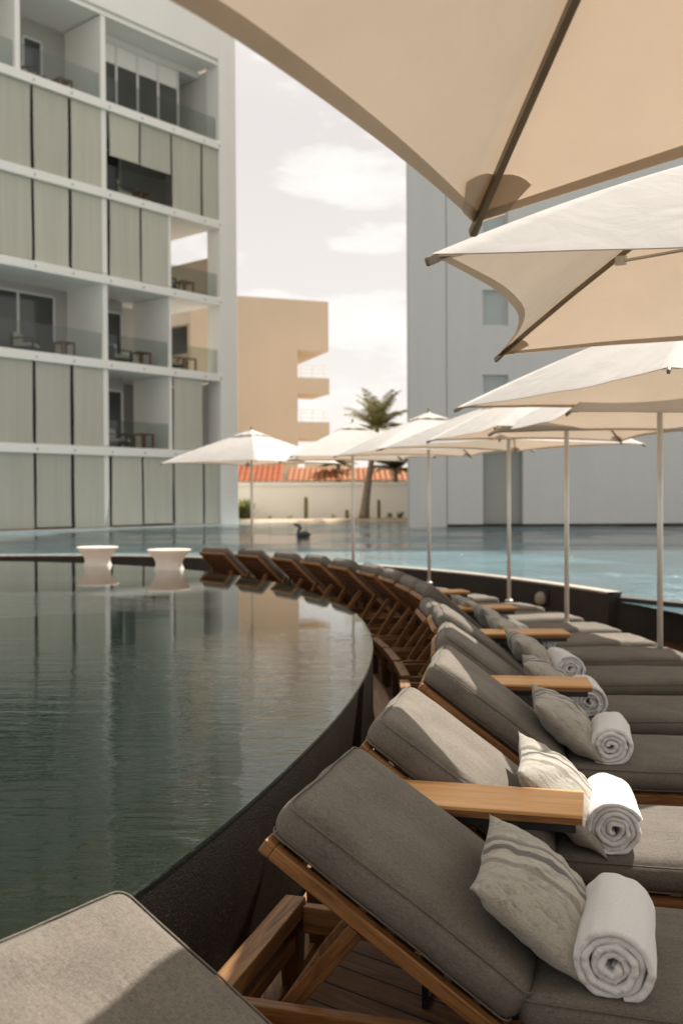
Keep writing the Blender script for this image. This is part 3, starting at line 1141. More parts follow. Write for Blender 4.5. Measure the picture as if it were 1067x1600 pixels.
# ------------------------------------------------------------------ side tables
def make_table():
    root = thing('side_table', 'x', 'side table', group='wooden side tables between the loungers')
    mb = MB()
    mb.bb(0, .57, -.12, .12, .592, .605)
    tt = mb.build('tabletop', M['table_wood'], root, bevel=.003, seg=2)
    mb = MB()
    mb.bb(.002, .568, -.118, .118, .5735, .5915)
    mb.build('shaded_edge_band', M['teak_x'], tt, bevel=.002)  # edge of the top as darker wood: its stain and painted-in shade
    for x in (.12, .38):
        mb = MB()
        mb.bb(x - .01, x + .01, -.115, -.095, .02, .574).bb(x - .01, x + .01, .095, .115, .02, .574)
        mb.bb(x - .01, x + .01, -.115, .115, .0, .02).bb(x - .01, x + .01, -.095, .095, .555, .574)
        mb.build('leg', M['black_steel'], root, bevel=.002)
    mb = MB()
    mb.bb(.02, .55, -.108, -.088, .548, .573).bb(.02, .55, .088, .108, .548, .573).bb(.53, .55, -.087, .087, .548, .573)
    mb.build('apron', M['black_steel'], root, bevel=.002)
    return root


table0 = make_table()
TB = [(.86, .43, 'oiled wooden side table nearest the camera, between the two front loungers'),
      (2.70, .55, 'second nearest wooden side table, partly hiding a rolled towel'),
      (4.36, .72, 'third wooden side table from the bottom, left of the umbrella pole base'),
      (5.75, .72, 'fourth wooden side table from the bottom, near a thin pole'),
      (7.0, .74, 'fifth wooden side table from the bottom, small and far'),
      (8.55, .72, 'wooden side table between the fourth and fifth loungers from the far end'),
      (10.18, .72, 'wooden side table between the second and third loungers from the far end')]
for i, (s, off, lab) in enumerate(TB):
    o = table0 if i == 0 else copy_tree(table0)
    o['label'] = lab
    p, t_, n_ = at_s(s)
    o.location = p + n_ * off
    o.rotation_euler = (0, 0, math.atan2(n_.y, n_.x))


# ------------------------------------------------------------------ umbrellas
ZT, ZA, RD = 2.05, 2.56, 1.42


def make_umbrella():
    root = thing('patio_umbrella', 'x', 'umbrella', group='cream square umbrellas round the raised pool')

    def rib_pt(k_, t_):
        a = R(45 + 90 * k_)
        z = ZA - (ZA - ZT) * (.82 * t_ + .18 * t_ * t_)
        return Vector((RD * t_ * math.cos(a), RD * t_ * math.sin(a), z))

    def pan(k_, t_, w_, dz=0):
        e = 4 * w_ * (1 - w_)
        tt = t_ * (1 - .16 * e * t_)
        p = rib_pt(k_, tt).lerp(rib_pt(k_ + 1, tt), w_)
        # cloth sags a touch between the ribs and shows soft ripples near the tips
        p.z += -.022 * e * t_ * (1.2 - t_) - .08 * e * t_ * t_ + dz
        p.z += .006 * noise.noise(Vector((p.x * 3, p.y * 3, k_))) * e
        edge_d = min(w_, 1 - w_)
        p.z += .004 * math.sin(t_ * 60) * math.exp(-edge_d * 22) * t_ * (edge_d > 0)
        return p
    mb = MB()
    for k_ in range(4):
        mb.grid(lambda u, v, k_=k_: tuple(pan(k_, .03 + .97 * u, v)), 26, 30)
    cn = mb.build('canopy', M['canopy'], root, True, weld=True)
    mb = MB()
    for k_ in range(4):
        def hem(u, v, k_=k_):
            p, q = pan(k_, 1, v), pan(k_, .9, v)
            d = (q - p).normalized()
            return tuple(p + d * (.002 + .03 * u) - Vector((0, 0, .004)))
        mb.grid(hem, 2, 30)
    mb.build('hem', M['hem'], cn, True)
    for k_ in range(4):
        mb = MB()
        for sgn in (1, -1):
            def pk(u, v, k_=k_, sgn=sgn):
                kk = k_ if sgn > 0 else (k_ - 1) % 4
                wv = .042 * v * (1 - u * .35)
                w_ = wv if sgn > 0 else 1 - wv
                return tuple(pan(kk, 1 - .095 * (1 - u) * (1 - .5 * v * v), w_) - Vector((0, 0, .006)))
            mb.grid(pk, 5, 5)
        mb.build('corner_pocket', M['hem'], cn, True)
    # vent cap
    mb = MB()
    for k_ in range(4):
        def cap(u, v, k_=k_):
            e = 4 * v * (1 - v)
            tt = u * .21 * (1 - .08 * e)
            p = rib_pt(k_, tt).lerp(rib_pt(k_ + 1, tt), v)
            p.z += .024 - .006 * u + .006 * math.sin(v * 14 + k_ * 2) * u * u
            return tuple(p)
        mb.grid(cap, 5, 12)
    mb.build('vent_cap', M['canopy'], root, True, weld=True)
    mb = MB()
    mb.lathe([(.001, ZA + .085), (.014, ZA + .078), (.016, ZA + .06), (.010, ZA + .045), (.010, ZA + .0)][::-1], 16)
    mb.build('finial', M['rib'], root, True)
    for k_ in range(4):
        pts = [rib_pt(k_, t_) - Vector((0, 0, .016)) for t_ in (.05, .25, .45, .65, .85, 1.0)]
        d = (pts[-1] - pts[-2]).normalized()
        pts.append(pts[-1] + d * .012)
        mb = MB()
        for i in range(len(pts) - 1):
            mb.bar(pts[i], pts[i + 1] + (pts[i + 1] - pts[i]).normalized() * .004, .012, .019, (-pts[-1].y, pts[-1].x, 0))
        rb = mb.build('rib', M['rib'], root, bevel=.002)
        tip = pts[-1]
        mb = MB()
        mb.bar(tip - d * .04, tip + d * .008, .016, .024, (-tip.y, tip.x, 0))
        mb.build('rib_tip', M['rib'], rb, bevel=.006)
        mb = MB()
        j = rib_pt(k_, .46) - Vector((0, 0, .038))
        a = R(45 + 90 * k_)
        b_ = Vector((.04 * math.cos(a), .04 * math.sin(a), 2.27))
        mb.tube([b_, j], .0065, 8)
        mb.bar(j - Vector((math.cos(a), math.sin(a), 0)) * .025, j + Vector((math.cos(a), math.sin(a), .2)) * .025, .018, .034, (-j.y, j.x, 0))
        mb.build('strut', M['pole'] if k_ < 9 else M['rib'], root, bevel=.002)
    mb = MB()
    mb.lathe([(.045, ZA - .09), (.05, ZA - .08), (.05, ZA - .04), (.03, ZA - .03)], 20)
    mb.lathe([(.03, 2.22), (.042, 2.23), (.042, 2.30), (.03, 2.31)], 20)
    mb.build('hub', M['rib'], root, True)
    mb = MB()
    mb.lathe([(.021, .03), (.021, ZA + .02)], 24)
    pl = mb.build('pole', M['pole'], root, True)
    mb = MB()
    mb.lathe([(.03, .20), (.034, .21), (.034, .345), (.045, .35), (.045, .362), (.024, .372)], 24)
    mb.build('base_sleeve', M['pole'], pl, True)
    mb = MB()
    mb.bb(-.24, .24, -.24, .24, .004, .2)
    mb.build('base_block', M['black_steel'], root, bevel=.012, seg=3)
    return root


umb0 = make_umbrella()
# x, y, yaw (deg), height offset, label
UM = [
    (.535, .519, -38, .09, 'cream umbrella overhead, its big canopy corner filling the top of the picture'),
    (1.365, 3.23, -14, .07, 'cream umbrella next below the overhead one, its dark rib and strut showing from below'),
    (2.0, 5.55, 20, .0, 'white umbrella whose frayed front tip hangs near the right edge, no pole in view'),
    (2.3, 7.2, 5, -.03, 'umbrella on the rightmost pole, tucked beneath the frayed tip canopy'),
    (2.01, 8.9, 10, .0, 'umbrella on the second pole from the right'),
    (1.83, 10.9, 32, .0, 'umbrella on the third pole from the right'),
    (1.14, 13.0, 15, .02, 'umbrella on the pole left of the concrete building corner, palm behind it'),
    (.17, 14.8, 8, .02, 'umbrella on the second pole from the left, its tip over the palm trunk'),
    (-1.43, 15.9, 53, .0, 'leftmost umbrella in front of the hotel, fully spread in the sun'),
]
for i, (x, y, yaw, dz, lab) in enumerate(UM):
    o = umb0 if i == 0 else copy_tree(umb0)
    o['label'] = lab
    o.location = (x, y, dz)
    o.rotation_euler = (0, 0, R(yaw))
    k_ = {0: 1.28, 1: .93}.get(i, 1)
    o.scale = (k_, k_, 1)

# ------------------------------------------------------------------ pedestals in the raised pool
mb = MB()
prof = [(.20, 0.0), (.205, .02), (.19, .05), (.175, .09), (.178, .13), (.20, .18), (.24, .23), (.285, .275), (.29, .29), (.27, .295), (.24, .27), (.12, .255), (.001, .25)]
mb.lathe(prof, 56)
p0 = mb.build('white_pedestal', M['pedestal'], None, True)
p0.location = (-3.42, 13.95, ZW - .03)
tag(p0, 'white flared pedestal farther from the loungers, standing in the still pool', 'pedestal', 'white flared pedestals in the still pool')
p1 = p0.copy()
C.objects.link(p1)
p1.location = (-2.28, 13.15, ZW - .03)
tag(p1, 'white flared pedestal nearer to the last lounger, standing in the still pool', 'pedestal', 'white flared pedestals in the still pool')

# wall light in the outer wall
best = min(range(iA, iB), key=lambda q_: abs((RIM[q_ % NR][0] + RN[q_ % NR][0] * OW) / (RIM[q_ % NR][1] + RN[q_ % NR][1] * OW) - (845 - 533) / 1556.))
kk = best % NR
pw = Vector((RIM[kk][0] + RN[kk][0] * OW, RIM[kk][1] + RN[kk][1] * OW, .30))
wl = thing('wall_light', 'small round lamp in a dark square recess of the low outer wall', 'wall light', pw, math.atan2(-RN[kk][1], -RN[kk][0]))
mb = MB()
mb.bb(.003, .02, -.12, .12, -.09, .09)
mb.build('back_plate', M['black_steel'], wl, bevel=.004)
mb = MB()
mb.lathe([(.085, 0), (.085, .03), (.07, .06), (.04, .075), (.001, .08)], 24)
lens_ = mb.build('lamp_cover', M['coping'], wl, True)
lens_.location = (.02, 0, -.03)
lens_.rotation_euler = (0, R(90), 0)

# ------------------------------------------------------------------ hotel on the left
HC = Vector((-4.47, 43.0, 0))
hd = Vector((.648, .762, 0)).normalized()
hv_ = Vector((-hd.y, hd.x, 0))        # into the building
hotel = thing('hotel_building', 'tall white hotel with stacked balconies, pale fabric blinds and thin floor slabs', 'building', HC, 0)
hotel.matrix_world = Matrix(((hd.x, hv_.x, 0, HC.x), (hd.y, hv_.y, 0, HC.y), (0, 0, 1, 0), (0, 0, 0, 1)))
# local: x along the facade (0 = right corner, negative to the left), y into the building, z up
FL = [.36, 3.40, 6.68, 9.88, 13.12, 16.45, 19.75]
UL = -26.0
mb = MB()
mb.bb(-.98, 0, -.05, .75, .1, 24)
mb.bb(UL, -.98, -.05, .75, 19.98, 24)
mb.build('facade_frame', M['hotel_frame'], hotel, bevel=.02)
mb = MB()
mb.bb(UL, -.02, .76, 14, 20.2, 23.9)
mb.build('roof', M['hotel'], hotel)
for i, z in enumerate(FL):
    mb = MB()
    if i == 0:
        mb.bb(UL, -.985, .02, 12, -.3, z + .03)
    elif i == 6:
        mb.bb(UL, -.985, .10, 12, z + .04, z + .225)
        mb.bb(UL, -.985, -.0, .09, z - .02, z + .1)
    else:
        mb.bb(UL, -.985, .02, 12, z - .24, z + .04)
        mb.bb(UL, -.985, -.10, .018, z - .27, z + .06)
    mb.build('floor_slab', M['hotel_frame'], hotel, bevel=.015)
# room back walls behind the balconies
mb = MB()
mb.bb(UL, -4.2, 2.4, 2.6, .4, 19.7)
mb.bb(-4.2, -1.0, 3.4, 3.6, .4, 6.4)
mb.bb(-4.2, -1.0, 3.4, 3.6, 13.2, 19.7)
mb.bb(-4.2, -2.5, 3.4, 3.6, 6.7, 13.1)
mb.build('back_wall', M['hotel_recess_shaded'], hotel)
mb = MB()
for z0, z1 in ((.4, 6.4), (13.17, 19.7)):
    mb.bb(-.95, -.4, .76, 10, z0, z1)
mb.bb(-.95, -.4, 4.4, 10, 6.72, 12.84)
mb.build('end_wall', M['hotel'], hotel)
# party walls between the bays
for u in (-20.9, -13.75, -6.78):
    mb = MB()
    mb.bb(u - .11, u + .11, .05, 2.39, .4, 19.74)
    mb.build('partition_wall', M['hotel_frame'], hotel, bevel=.01)
for f in range(6):
    if f in (1, 2, 3):
        mb = MB()
        mb.bb(-3.68, -3.56, .05, 2.39, FL[f] + .045, FL[f + 1] - .25)
        mb.build('partition_wall', M['hotel_frame'], hotel, bevel=.01)
mb = MB()
mb.bb(-10.5, -10.3, .05, 2.39, FL[5] + .045, FL[6] + .03)
mb.build('partition_wall', M['hotel_frame'], hotel)


def blind(u0, u1, f, z0=None, z1=None, y=.06):
    zt = FL[f + 1] - .25 if z1 is None else z1
    zb = FL[f] + .08 if z0 is None else z0
    zb += random.Random(int(u0 * 37) + f * 5).uniform(0, .09)
    mb = MB()
    rn = random.Random(int(u0 * 100) + f)

    ph = rn.uniform(0, 6)

    def fn(u, v):
        x = u0 + (u1 - u0) * u
        z = zb + (zt - zb) * v
        x += .018 * math.sin(ph + v * 3) * (1 - v) * (u - .5) * 2
        return (x, y + .018 * math.sin(u * 5 + ph) * (1 - v) + .012 * noise.noise(Vector((x * 2, z * .6, f))), z)
    mb.grid(fn, 10, 12)
    mb.bb(u0, u1, y - .02, y + .02, zb - .035, zb + .01)
    o = mb.build('blind', M['blind'], hotel)
    sd_ = o.modifiers.new('cloth', 'SOLIDIFY')
    sd_.thickness = .012
    return o


g = .055
COLS1 = [(-13.6, -11.5), (-11.45, -9.92), (-9.80, -8.36), (-8.22, -6.70)]     # left bay
LEFTB = [(-15.3, -13.85), (-17, -15.4), (-18.6, -17.1), (-20.7, -18.7)]
COLS2 = [(-6.52, -5.12), (-5.02, -3.55)]
COLS3 = [(-3.45, -1.93), (-1.82, -1.02)]
for f in range(5):
    if f == 2:
        for c in LEFTB:
            blind(*c, f)
        continue
    for c in COLS1 + LEFTB:
        blind(*c, f)
for f in (0, 3):
    for c in COLS2:
        blind(*c, f)
for c in COLS2:
    blind(c[0], c[1], 4, z0=FL[4] + 1.45)
for f in (0, 4):
    for c in COLS3:
        blind(*c, f)
blind(*COLS3[0], 1)
for c in LEFTB:
    blind(*c, 5)


def window(u0, u1, z0, z1, y, n, name='sliding_window'):
    mb = MB()
    for i in range(n + 1):
        x = u0 + (u1 - u0) * i / n
        mb.bb(x - .05, x + .05, y - .06, y, z0, z1)
    mb.bb(u0, u1, y - .058, y - .002, z1, z1 + .09).bb(u0, u1, y - .058, y - .002, z0 - .02, z0 + .05)
    o = mb.build(name, M['frame_white'], hotel)
    mb = MB()
    for i in range(n):
        a_, b_ = u0 + (u1 - u0) * i / n + .055, u0 + (u1 - u0) * (i + 1) / n - .055
        mb.bb(a_, b_, y - .035, y - .015, z0 + .05, z1)
    mb.build('pane', M['dark_glass'], o)
    if y > 2:
        return
    mb = MB()
    for i in range(n):
        a_, b_ = u0 + (u1 - u0) * i / n + .06, u0 + (u1 - u0) * (i + 1) / n - .06
        mb.bb(a_, b_, y - .05, y - .037, z1 - .75, z1 - .01)
    mb.build('window_blind', M['hotel'], o)


window(-6.4, -2.2, FL[5] + .1, FL[6] - .35, 1.2, 4)          # top floor, four panes set well forward
mb = MB()
mb.bb(-6.65, -1.0, 1.205, 2.39, FL[5] + .045, FL[5] + .2)
mb.build('window_sill', M['hotel'], hotel)
mb = MB()
mb.bb(-6.65, -1.0, 1.205, 2.39, FL[6] - .25, FL[6] + .03)
mb.build('window_lintel', M['hotel'], hotel)
window(-12.2, -7.5, FL[2] + .1, FL[3] - .6, 2.39, 3)
window(-5.4, -4.3, FL[2] + .1, FL[3] - .8, 2.39, 1)
window(-5.4, -4.3, FL[1] + .1, FL[2] - .8, 2.39, 1)
window(-5.4, -4.3, FL[4] + .1, FL[5] - .8, 2.39, 1)
window(-8.75, -7.95, FL[5] + .1, FL[6] - .8, 2.39, 1)
mb = MB()
mb.bb(-.75, -.65, .78, 4.38, FL[3] + .05, FL[3] + 1.95)
mb.build('end_screen', M['beige_wall'], hotel)
mb = MB()
mb.bb(-.75, -.65, 2.25, 4.38, FL[2] + .05, FL[2] + 2.5)
mb.build('end_screen', M['beige_wall'], hotel)
mb = MB()
mb.bb(-.765, -.752, 2.35, 3.5, FL[2] + 1.2, FL[2] + 2.4)
mb.build('end_window', M['dark_glass'], hotel)


def balustrade(u0, u1, f):
    mb = MB()
    mb.bb(u0, u1, .14, .155, FL[f] + .06, FL[f] + 1.1)
    mb.build('glass_balustrade', M['glass'], hotel)


for (u0, u1, f) in ((-13.6, -6.92, 2), (-6.65, -3.7, 2), (-3.54, -1.0, 2), (-6.65, -3.7, 1), (-3.54, -1.0, 3), (-6.65, -3.56, 4), (-13.6, -10.55, 5), (-10.25, -6.92, 5), (-6.65, -1.0, 5)):
    balustrade(u0, u1, f)
for f in range(1, 6):
    for u in (-9.86, -8.3, -5.07, -3.5, -1.88, -1.02, -6.62, -11.47):
        mb = MB()
        mb.bb(u - .02, u + .02, -.115, -.101, FL[f] - .16, FL[f] - .1)
        mb.build('slab_bolt', M['black_steel'], hotel)


# furniture on the open balconies: things of their own
def hp(u, v, z):
    return HC + hd * u + hv_ * v + Vector((0, 0, z))


hrot = math.atan2(hd.y, hd.x)
bs = thing('balcony_table', 'x', 'side table', group='wooden cube tables on the hotel balconies')
mb = MB()
for a_ in (-.26, .26):
    for b_ in (-.26, .26):
        mb.bb(a_ - .035, a_ + .035, b_ - .035, b_ + .035, 0, .6)
mb.bb(-.225, .225, -.295, -.225, 0, .06).bb(-.225, .225, .225, .295, 0, .06)
mb.build('leg_frame', M['teak_y'], bs)
mb = MB()
mb.bb(-.3, .3, -.3, .3, .602, .66)
mb.build('tabletop', M['teak_x'], bs, bevel=.01)
bc_ = thing('balcony_chair', 'x', 'armchair', group='low cushioned armchairs on the hotel balconies')
mb = MB()
for a_ in (-.42, .42):
    for b_ in (-.4, .4):
        mb.bb(a_ - .03, a_ + .03, b_ - .03, b_ + .03, 0, .56)
    mb.bb(a_ - .05, a_ + .05, -.43, .43, .56, .6)
mb.bb(-.39, .39, -.42, .42, .2, .27).bb(-.39, .39, .37, .43, .28, .74)
mb.build('frame', simple('dark_rattan', (.06, .045, .03), .7, .3, 20, .3), bc_)
mb = MB()
vs, fs = rounded_box(.38, .38, .07, .05, (6, 6, 8))
mb.add(vs, fs, Matrix.Translation((0, -.03, .345)))
vs, fs = rounded_box(.38, .08, .2, .06, (6, 4, 10))
mb.add(vs, fs, Matrix.Translation((0, .28, .60)))
mb.build('cushion', simple('pale_cushion', (.45, .42, .36), .9, .1, 8, .1), bc_, True)
BF = [(-8.0, 2, 'second-floor left balcony beside the party wall', -9.6), (-4.4, 2, 'second-floor middle balcony', -5.6), (-4.3, 1, 'first-floor open balcony between the blinds', -5.5),
      (-2.0, 2, 'sunny second-floor corner balcony', -2.9), (-2.1, 3, 'third-floor corner balcony', -2.95), (-4.3, 4, 'fourth-floor balcony under the half lowered blinds', -5.4),
      (-8.0, 5, 'top-floor balcony beside the party wall', -9.3)]
for i, (u, f, where, u2) in enumerate(BF):
    a_ = bs if i == 0 else copy_tree(bs)
    a_.location = hp(u, .95, FL[f] + .042)
    a_.rotation_euler = (0, 0, hrot)
    a_['label'] = 'wooden cube side table on the ' + where
    c_ = bc_ if i == 0 else copy_tree(bc_)
    c_.location = hp(u2, 1.0, FL[f] + .042)
    c_.rotation_euler = (0, 0, hrot + R(90 if i % 2 else 40))
    c_['label'] = 'low cushioned armchair on the ' + where

# ------------------------------------------------------------------ concrete building on the right
rb = thing('concrete_building', 'plain pale grey concrete building with few windows behind the umbrellas', 'building', (2.58, 37.7, 0))
mb = MB()
mb.bb(0, 1.40, .0, 1.2, .1, 26)
mb.build('corner_wall', M['concrete'], rb)
# main facade with real openings: columns between / around the windows
mb = MB()
F0 = .06
wx0, wx1, dx1 = 2.78, 3.75, 4.30
mb.bb(1.43, wx0, F0, 13, .1, 26)
zs = [(.36, 3.35), (4.75, 6.1), (7.95, 9.3), (11.4, 12.8), (14.8, 16.2)]
prev = .1
for i, (a_, b_) in enumerate(zs):
    if i == 0:
        mb.bb(wx0, dx1, F0 + .5, 16, .1, 3.5)
        mb.bb(wx0, dx1, F0, F0 + .5, 3.35, 3.5)
        prev = 3.5
    else:
        mb.bb(wx0, wx1, F0, 16, prev, a_)
        mb.bb(wx0, wx1, F0 + .25, 16, a_, b_)
        prev = b_
mb.bb(wx0, wx1, F0, 16, prev, 26)
mb.bb(wx1, dx1, F0, 16, 3.5, 26)
mb.bb(dx1, 24, F0, 16, .1, 26)
mb.build('wall', M['concrete'], rb)
mb = MB()
mb.bb(1.40, 1.43, .3, 1.2, .1, 26)
mb.build('wall_joint', M['black_steel'], rb)
mb = MB()
mb.bb(1.44, 24, F0 - .012, F0 + .05, .2, .45)
mb.build('base_strip', M['dark_wall'], rb)
mb = MB()
mb.bb(wx0 + .02, dx1 - .02, F0 + .40, F0 + .45, .46, 3.3)
d_ = mb.build('door', simple('grey_green_door', (.33, .34, .31), .5, .04, .6, 0), rb)
for a_, b_ in zs[1:]:
    mb = MB()
    mb.bb(wx0 + .01, wx1 - .01, F0 + .16, F0 + .2, a_ + .01, a_ + .06).bb(wx0 + .01, wx1 - .01, F0 + .16, F0 + .2, b_ - .06, b_ - .01)
    mb.bb(wx0 + .01, wx0 + .06, F0 + .16, F0 + .2, a_ + .06, b_ - .06).bb(wx1 - .06, wx1 - .01, F0 + .16, F0 + .2, a_ + .06, b_ - .06)
    o = mb.build('window', M['frame_white'], rb)
    mb = MB()
    mb.bb(wx0 + .062, wx1 - .062, F0 + .17, F0 + .19, a_ + .062, b_ - .062)
    mb.build('pane', simple('frosted_pane', (.38, .42, .41), .25, .05, 1, 0), o)

# ------------------------------------------------------------------ beige building with projecting balconies
bz = thing('beige_building', 'sandy beige block with three open balconies stepping out on its right side', 'building', (-7.9, 72.5, 0), math.atan2(2.5, 6.8))
mb = MB()
mb.bb(-3, 5.0, 0, 12, .4, 16.2)
mb.build('wall', M['beige_wall'], bz)
mb = MB()
mb.bb(5.003, 7.45, 0, 9, 12.45, 16.2)
mb.build('roof_block', M['beige_wall'], bz)
for a_, b_ in ((9.25, 10.45), (5.9, 7.15), (2.5, 3.7)):
    mb = MB()
    mb.bb(5.003, 7.5, .0, 4, a_, a_ + .25).bb(5.003, 7.5, .0, .15, a_ + .253, b_).bb(7.35, 7.5, .153, 4, a_ + .253, b_)
    mb.build('balcony', M['beige_wall'], bz)
    mb = MB()
    for zr in (.32, .62, .9):
        mb.bb(5.1, 7.35, .05, .1, b_ + zr - .03, b_ + zr + .03)
    for xr in (5.3, 6.2, 7.1):
        mb.bb(xr - .03, xr + .03, .101, .15, b_ + .003, b_ + .93)
    mb.build('railing', M['hotel_frame'], bz)
mb = MB()
mb.bb(-2.2, 2.0, 4, 10, 16.21, 16.9)
mb.build('roof_room', M['beige_wall'], bz)

# ------------------------------------------------------------------ garden wall, tiled house, plants
gw = thing('garden_wall', 'low white plastered garden wall with a flat coping along the far bank', 'garden wall', (0, 50, 0))
mb = MB()
mb.bb(-9, 6, 0, .25, .3, 2.06)
mb.build('wall', M['cream_wall'], gw)
mb = MB()
mb.bb(-9, 6, -.06, .31, 2.062, 2.24)
mb.build('coping', M['white_paint'], gw, bevel=.02)


def tile_roof(mb, x0, x1, y0, z0, y1, z1, pitch_=.30):
    n = int((x1 - x0) / pitch_)
    for i in range(n):
        c = x0 + (i + .5) * pitch_
        rows = 8
        vs, fs = [], []
        for r_ in range(rows + 1):
            t_ = r_ / rows
            y, z = y0 + (y1 - y0) * t_, z0 + (z1 - z0) * t_
            for k_ in range(7):
                a_ = math.pi * k_ / 6
                vs.append((c + pitch_ * .5 * math.cos(a_), y, z + .11 * math.sin(a_) + .02 * (r_ % 2)))
        for r_ in range(rows):
            for k_ in range(6):
                a_ = r_ * 7 + k_
                fs.append((a_, a_ + 1, a_ + 8, a_ + 7))
        mb.add(vs, fs)


th_ = thing('tiled_house', 'low house with an orange terracotta tiled roof behind the white garden wall', 'house', (0, 54, 0))
mb = MB()
mb.bb(-9, 6.5, 3.2, 9, .4, 2.9)
mb.build('wall', M['cream_wall'], th_)
mb = MB()
tile_roof(mb, -3.0, 6.6, 0, 2.35, 3.2, 3.12, .30)
mb.build('roof', M['tile'], th_, True)
mb = MB()
tile_roof(mb, -9.2, -3.0, -.3, 2.32, 2.4, 3.55, .30)
hr = mb.build('roof', simple('plain_red_roof', (.27, .062, .010), .9, .1, 1, .2), th_)
th2 = thing('tan_house', 'tan plastered house wall peeking above the tiled roof', 'house', (.0, 60, 0))
mb = MB()
mb.bb(-2.2, .6, 0, 5, .4, 3.7)
mb.build('wall', M['beige_wall'], th2)
mb = MB()
mb.bb(-2.35, .75, -.12, 5.1, 3.702, 3.85)
mb.build('roof', M['beige_wall'], th2)


def palm(label, loc, hgt, lean, rtrunk, nf, fl, seed, mfrond):
    rn = random.Random(seed)
    root = thing('palm_tree', label, 'palm tree', loc)
    mb = MB()
    pts, rr = [], []
    for i in range(15):
        t_ = i / 14
        pts.append((lean * (t_ ** 1.3), 0, hgt * t_))
        rr.append(rtrunk * (1.25 - .75 * t_ + .35 * math.exp(-t_ * 9)) * (1 + .05 * (i % 2)))
    mb.tube(pts, rr, 14)
    mb.build('trunk', M['bark'], root, True)
    mb = MB()
    top = Vector((lean, 0, hgt))
    for i in range(nf):
        lev = i % 3
        az = (i // 3) * 2 * math.pi / (nf / 3) + lev * .35 + rn.uniform(-.15, .15)
        el = R((68, 38, 8)[lev] + rn.uniform(-8, 8))
        ln = fl * rn.uniform(.8, 1.1)
        dirh = Vector((math.cos(az), math.sin(az), 0))
        prev = None
        pp = top.copy()
        e_ = el
        pts = []
        for j in range(13):
            pts.append(pp.copy())
            pp = pp + (dirh * math.cos(e_) + Vector((0, 0, 1)) * math.sin(e_)) * (ln / 12)
            e_ -= R(5.0 + 1.5 * rn.random()) * (j / 8)
        mb.tube(pts, [.03 * (1 - .8 * j / 12) for j in range(13)], 5)
        sv = Vector((-dirh.y, dirh.x, 0))
        for j in range(1, 13):
            for sub in (0, .5):
                if j == 12 and sub:
                    continue
                c = pts[j].lerp(pts[j + 1], sub) if j < 12 else pts[j]
                fw_ = (pts[min(12, j + 1)] - pts[j - 1]).normalized()
                lf = fl * .21 * math.sin(math.pi * (.12 + .85 * j / 12)) + .08
                for s in (-1, 1):
                    d = (sv * s * .8 + fw_ * .75 + Vector((0, 0, -.25 + rn.uniform(-.18, .25)))).normalized()
                    e2 = c + d * lf * rn.uniform(.8, 1.1) + Vector((0, 0, -.04))
                    wv = fw_ * .036
                    mid = c.lerp(e2, .5) + Vector((0, 0, .015))
                    mb.add([c - wv * .6, c + wv * .6, mid + wv, e2, mid - wv], [(0, 1, 2, 3, 4)])
    mb.build('crown', mfrond, root)
    return root


palm('tall palm tree with a spreading crown and leaning trunk before the white wall', (1.1, 48.6, .42), 4.45, .68, .175, 33, 2.1, 5, M['frond'])
M['frond2'] = frond_mat('palm_frond_dark', (.085, .09, .035))
palm('short dark palm tree behind the white wall, near the concrete building', (2.7, 51.2, .4), 2.55, .1, .2, 36, 1.5, 9, M['frond2'])
palm('small palm half hidden under the umbrella edge, left of the trunk', (-.25, 56, .4), 3.0, .1, .2, 22, 1.3, 13, M['frond2'])


def cactus(label, x, y, h_, r_):
    mb = MB()
    n = 18
    prof = [(r_ * .8, 0), (r_, h_ * .15), (r_ * 1.02, h_ * .5), (r_ * .95, h_ * .85), (r_ * .7, h_ * .95), (r_ * .3, h_)]
    vs, fs = [], []
    for rr_, z in prof:
        for k_ in range(n * 2):
            a_ = k_ * math.pi / n
            q_ = rr_ * (1 if k_ % 2 else .82)
            vs.append((q_ * math.cos(a_), q_ * math.sin(a_), z))
    m = n * 2
    for i in range(len(prof) - 1):
        for k_ in range(m):
            fs.append((i * m + k_, i * m + (k_ + 1) % m, (i + 1) * m + (k_ + 1) % m, (i + 1) * m + k_))
    fs.append(tuple(len(prof) * m - m + k_ for k_ in range(m)))
    mb.add(vs, fs)
    o = mb.build('columnar_cactus', M['cactus'])
    o.location = (x, y, .44)
    tag(o, label, 'cactus', 'columnar cacti along the white wall')


cactus('tall columnar cactus left of the palm, against the white wall', -1.73, 48.6, 1.1, .10)
cactus('tall thin cactus right of the palm trunk', 1.83, 48.8, .95, .08)
cactus('short cactus stub just left of the palm trunk', .27, 48.7, .46, .10)


def tuft(label, x, y, h_, n, seed, name='desert_plant', r_=.2, m=None):
    rn = random.Random(seed)
    mb = MB()
    for i in range(n):
        az, el = rn.uniform(0, 6.28), R(rn.uniform(15, 85))
        b_ = Vector((rn.uniform(-r_, r_) * .5, rn.uniform(-r_, r_) * .5, rn.uniform(0, h_ * .5)))
        d = Vector((math.cos(az) * math.cos(el), math.sin(az) * math.cos(el), math.sin(el)))
        ln = h_ * rn.uniform(.4, .8)
        s = Vector((-math.sin(az), math.cos(az), 0)) * h_ * .07
        mb.add([b_ - s * .5, b_ + s * .5, b_ + d * ln * .5 + s, b_ + d * ln, b_ + d * ln * .5 - s], [(0, 1, 2, 3, 4)])
    o = mb.build(name, m or M['leaf'])
    o.location = (x, y, .44)
    return tag(o, label, 'plant', 'small plants along the white wall')


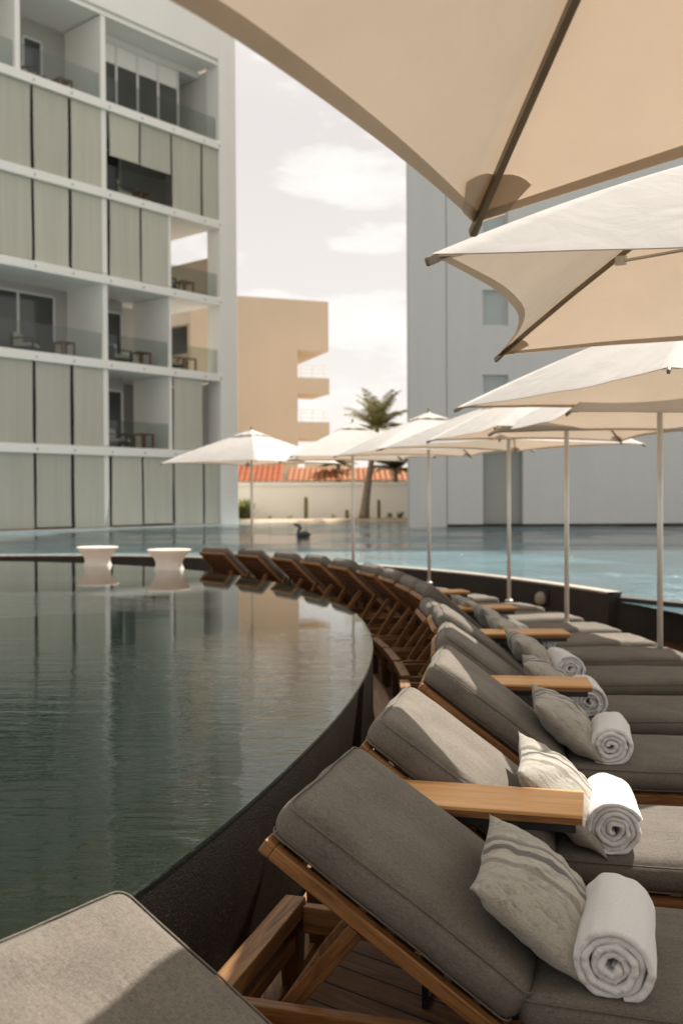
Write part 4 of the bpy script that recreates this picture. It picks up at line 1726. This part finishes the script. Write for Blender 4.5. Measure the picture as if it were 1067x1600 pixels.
tuft('leafy green bush beside the hotel corner on the far bank', -4.72, 48.6, .95, 260, 1, 'leafy_bush', .55)
tuft('tiny plant at the wall foot, first left of the tall cactus', -2.5, 48.5, .22, 30, 2)
tuft('tiny plant at the wall foot, between the leafy bush and the tall cactus', -3.5, 48.5, .22, 30, 3)
tuft('tiny plant between the tall cactus and the cactus stub', -.35, 48.5, .24, 30, 4)
tuft('small plant at the wall foot nearest the palm trunk on its right', 2.35, 48.5, .3, 40, 5)
tuft('small dark plant at the wall foot by the concrete building', 2.85, 48.5, .38, 50, 6)

# bird-like dark figure in the outer pool
bd = thing('dark_bird', 'small dark bird resting on the blue pool beyond the loungers', 'bird', (-1.14, 28.6, ZO))
bm = bmesh.new()
sk = [((.0, 0, .05), .10), ((.17, 0, .055), .075), ((.27, 0, .08), .03), ((-.10, 0, .07), .085), ((-.10, 0, .17), .045), ((-.04, 0, .25), .05), ((-.07, 0, .33), .07), ((-.16, 0, .36), .045),
      ((-.26, 0, .385), .016)]
me = bpy.data.meshes.new('body')
me.from_pydata([p for p, _ in sk], [(0, 1), (1, 2), (0, 3), (3, 4), (4, 5), (5, 6), (6, 7), (7, 8)], [])
me.materials.append(M['bird'])
bo = bpy.data.objects.new('body', me)
C.objects.link(bo)
bo.parent = bd
smod = bo.modifiers.new('skin', 'SKIN')
for i, (p, r_) in enumerate(sk):
    me.skin_vertices[0].data[i].radius = (r_, r_)
me.skin_vertices[0].data[0].use_root = True
ss = bo.modifiers.new('sub', 'SUBSURF')
ss.levels = ss.render_levels = 2
mb = MB()
mb.grid(lambda u, v: (.22 - .42 * u, (.10 - .03 * u) * (1 if True else 0), .03 + .12 * v * math.sin(math.pi * min(1, u + .15)) + .02), 8, 4)
mb.grid(lambda u, v: (.22 - .42 * u, -(.10 - .03 * u), .03 + .12 * v * math.sin(math.pi * min(1, u + .15)) + .02), 8, 4)
wg = mb.build('wing', M['bird'], bd, True)
ws = wg.modifiers.new('thick', 'SOLIDIFY')
ws.thickness = .02
bm.free()
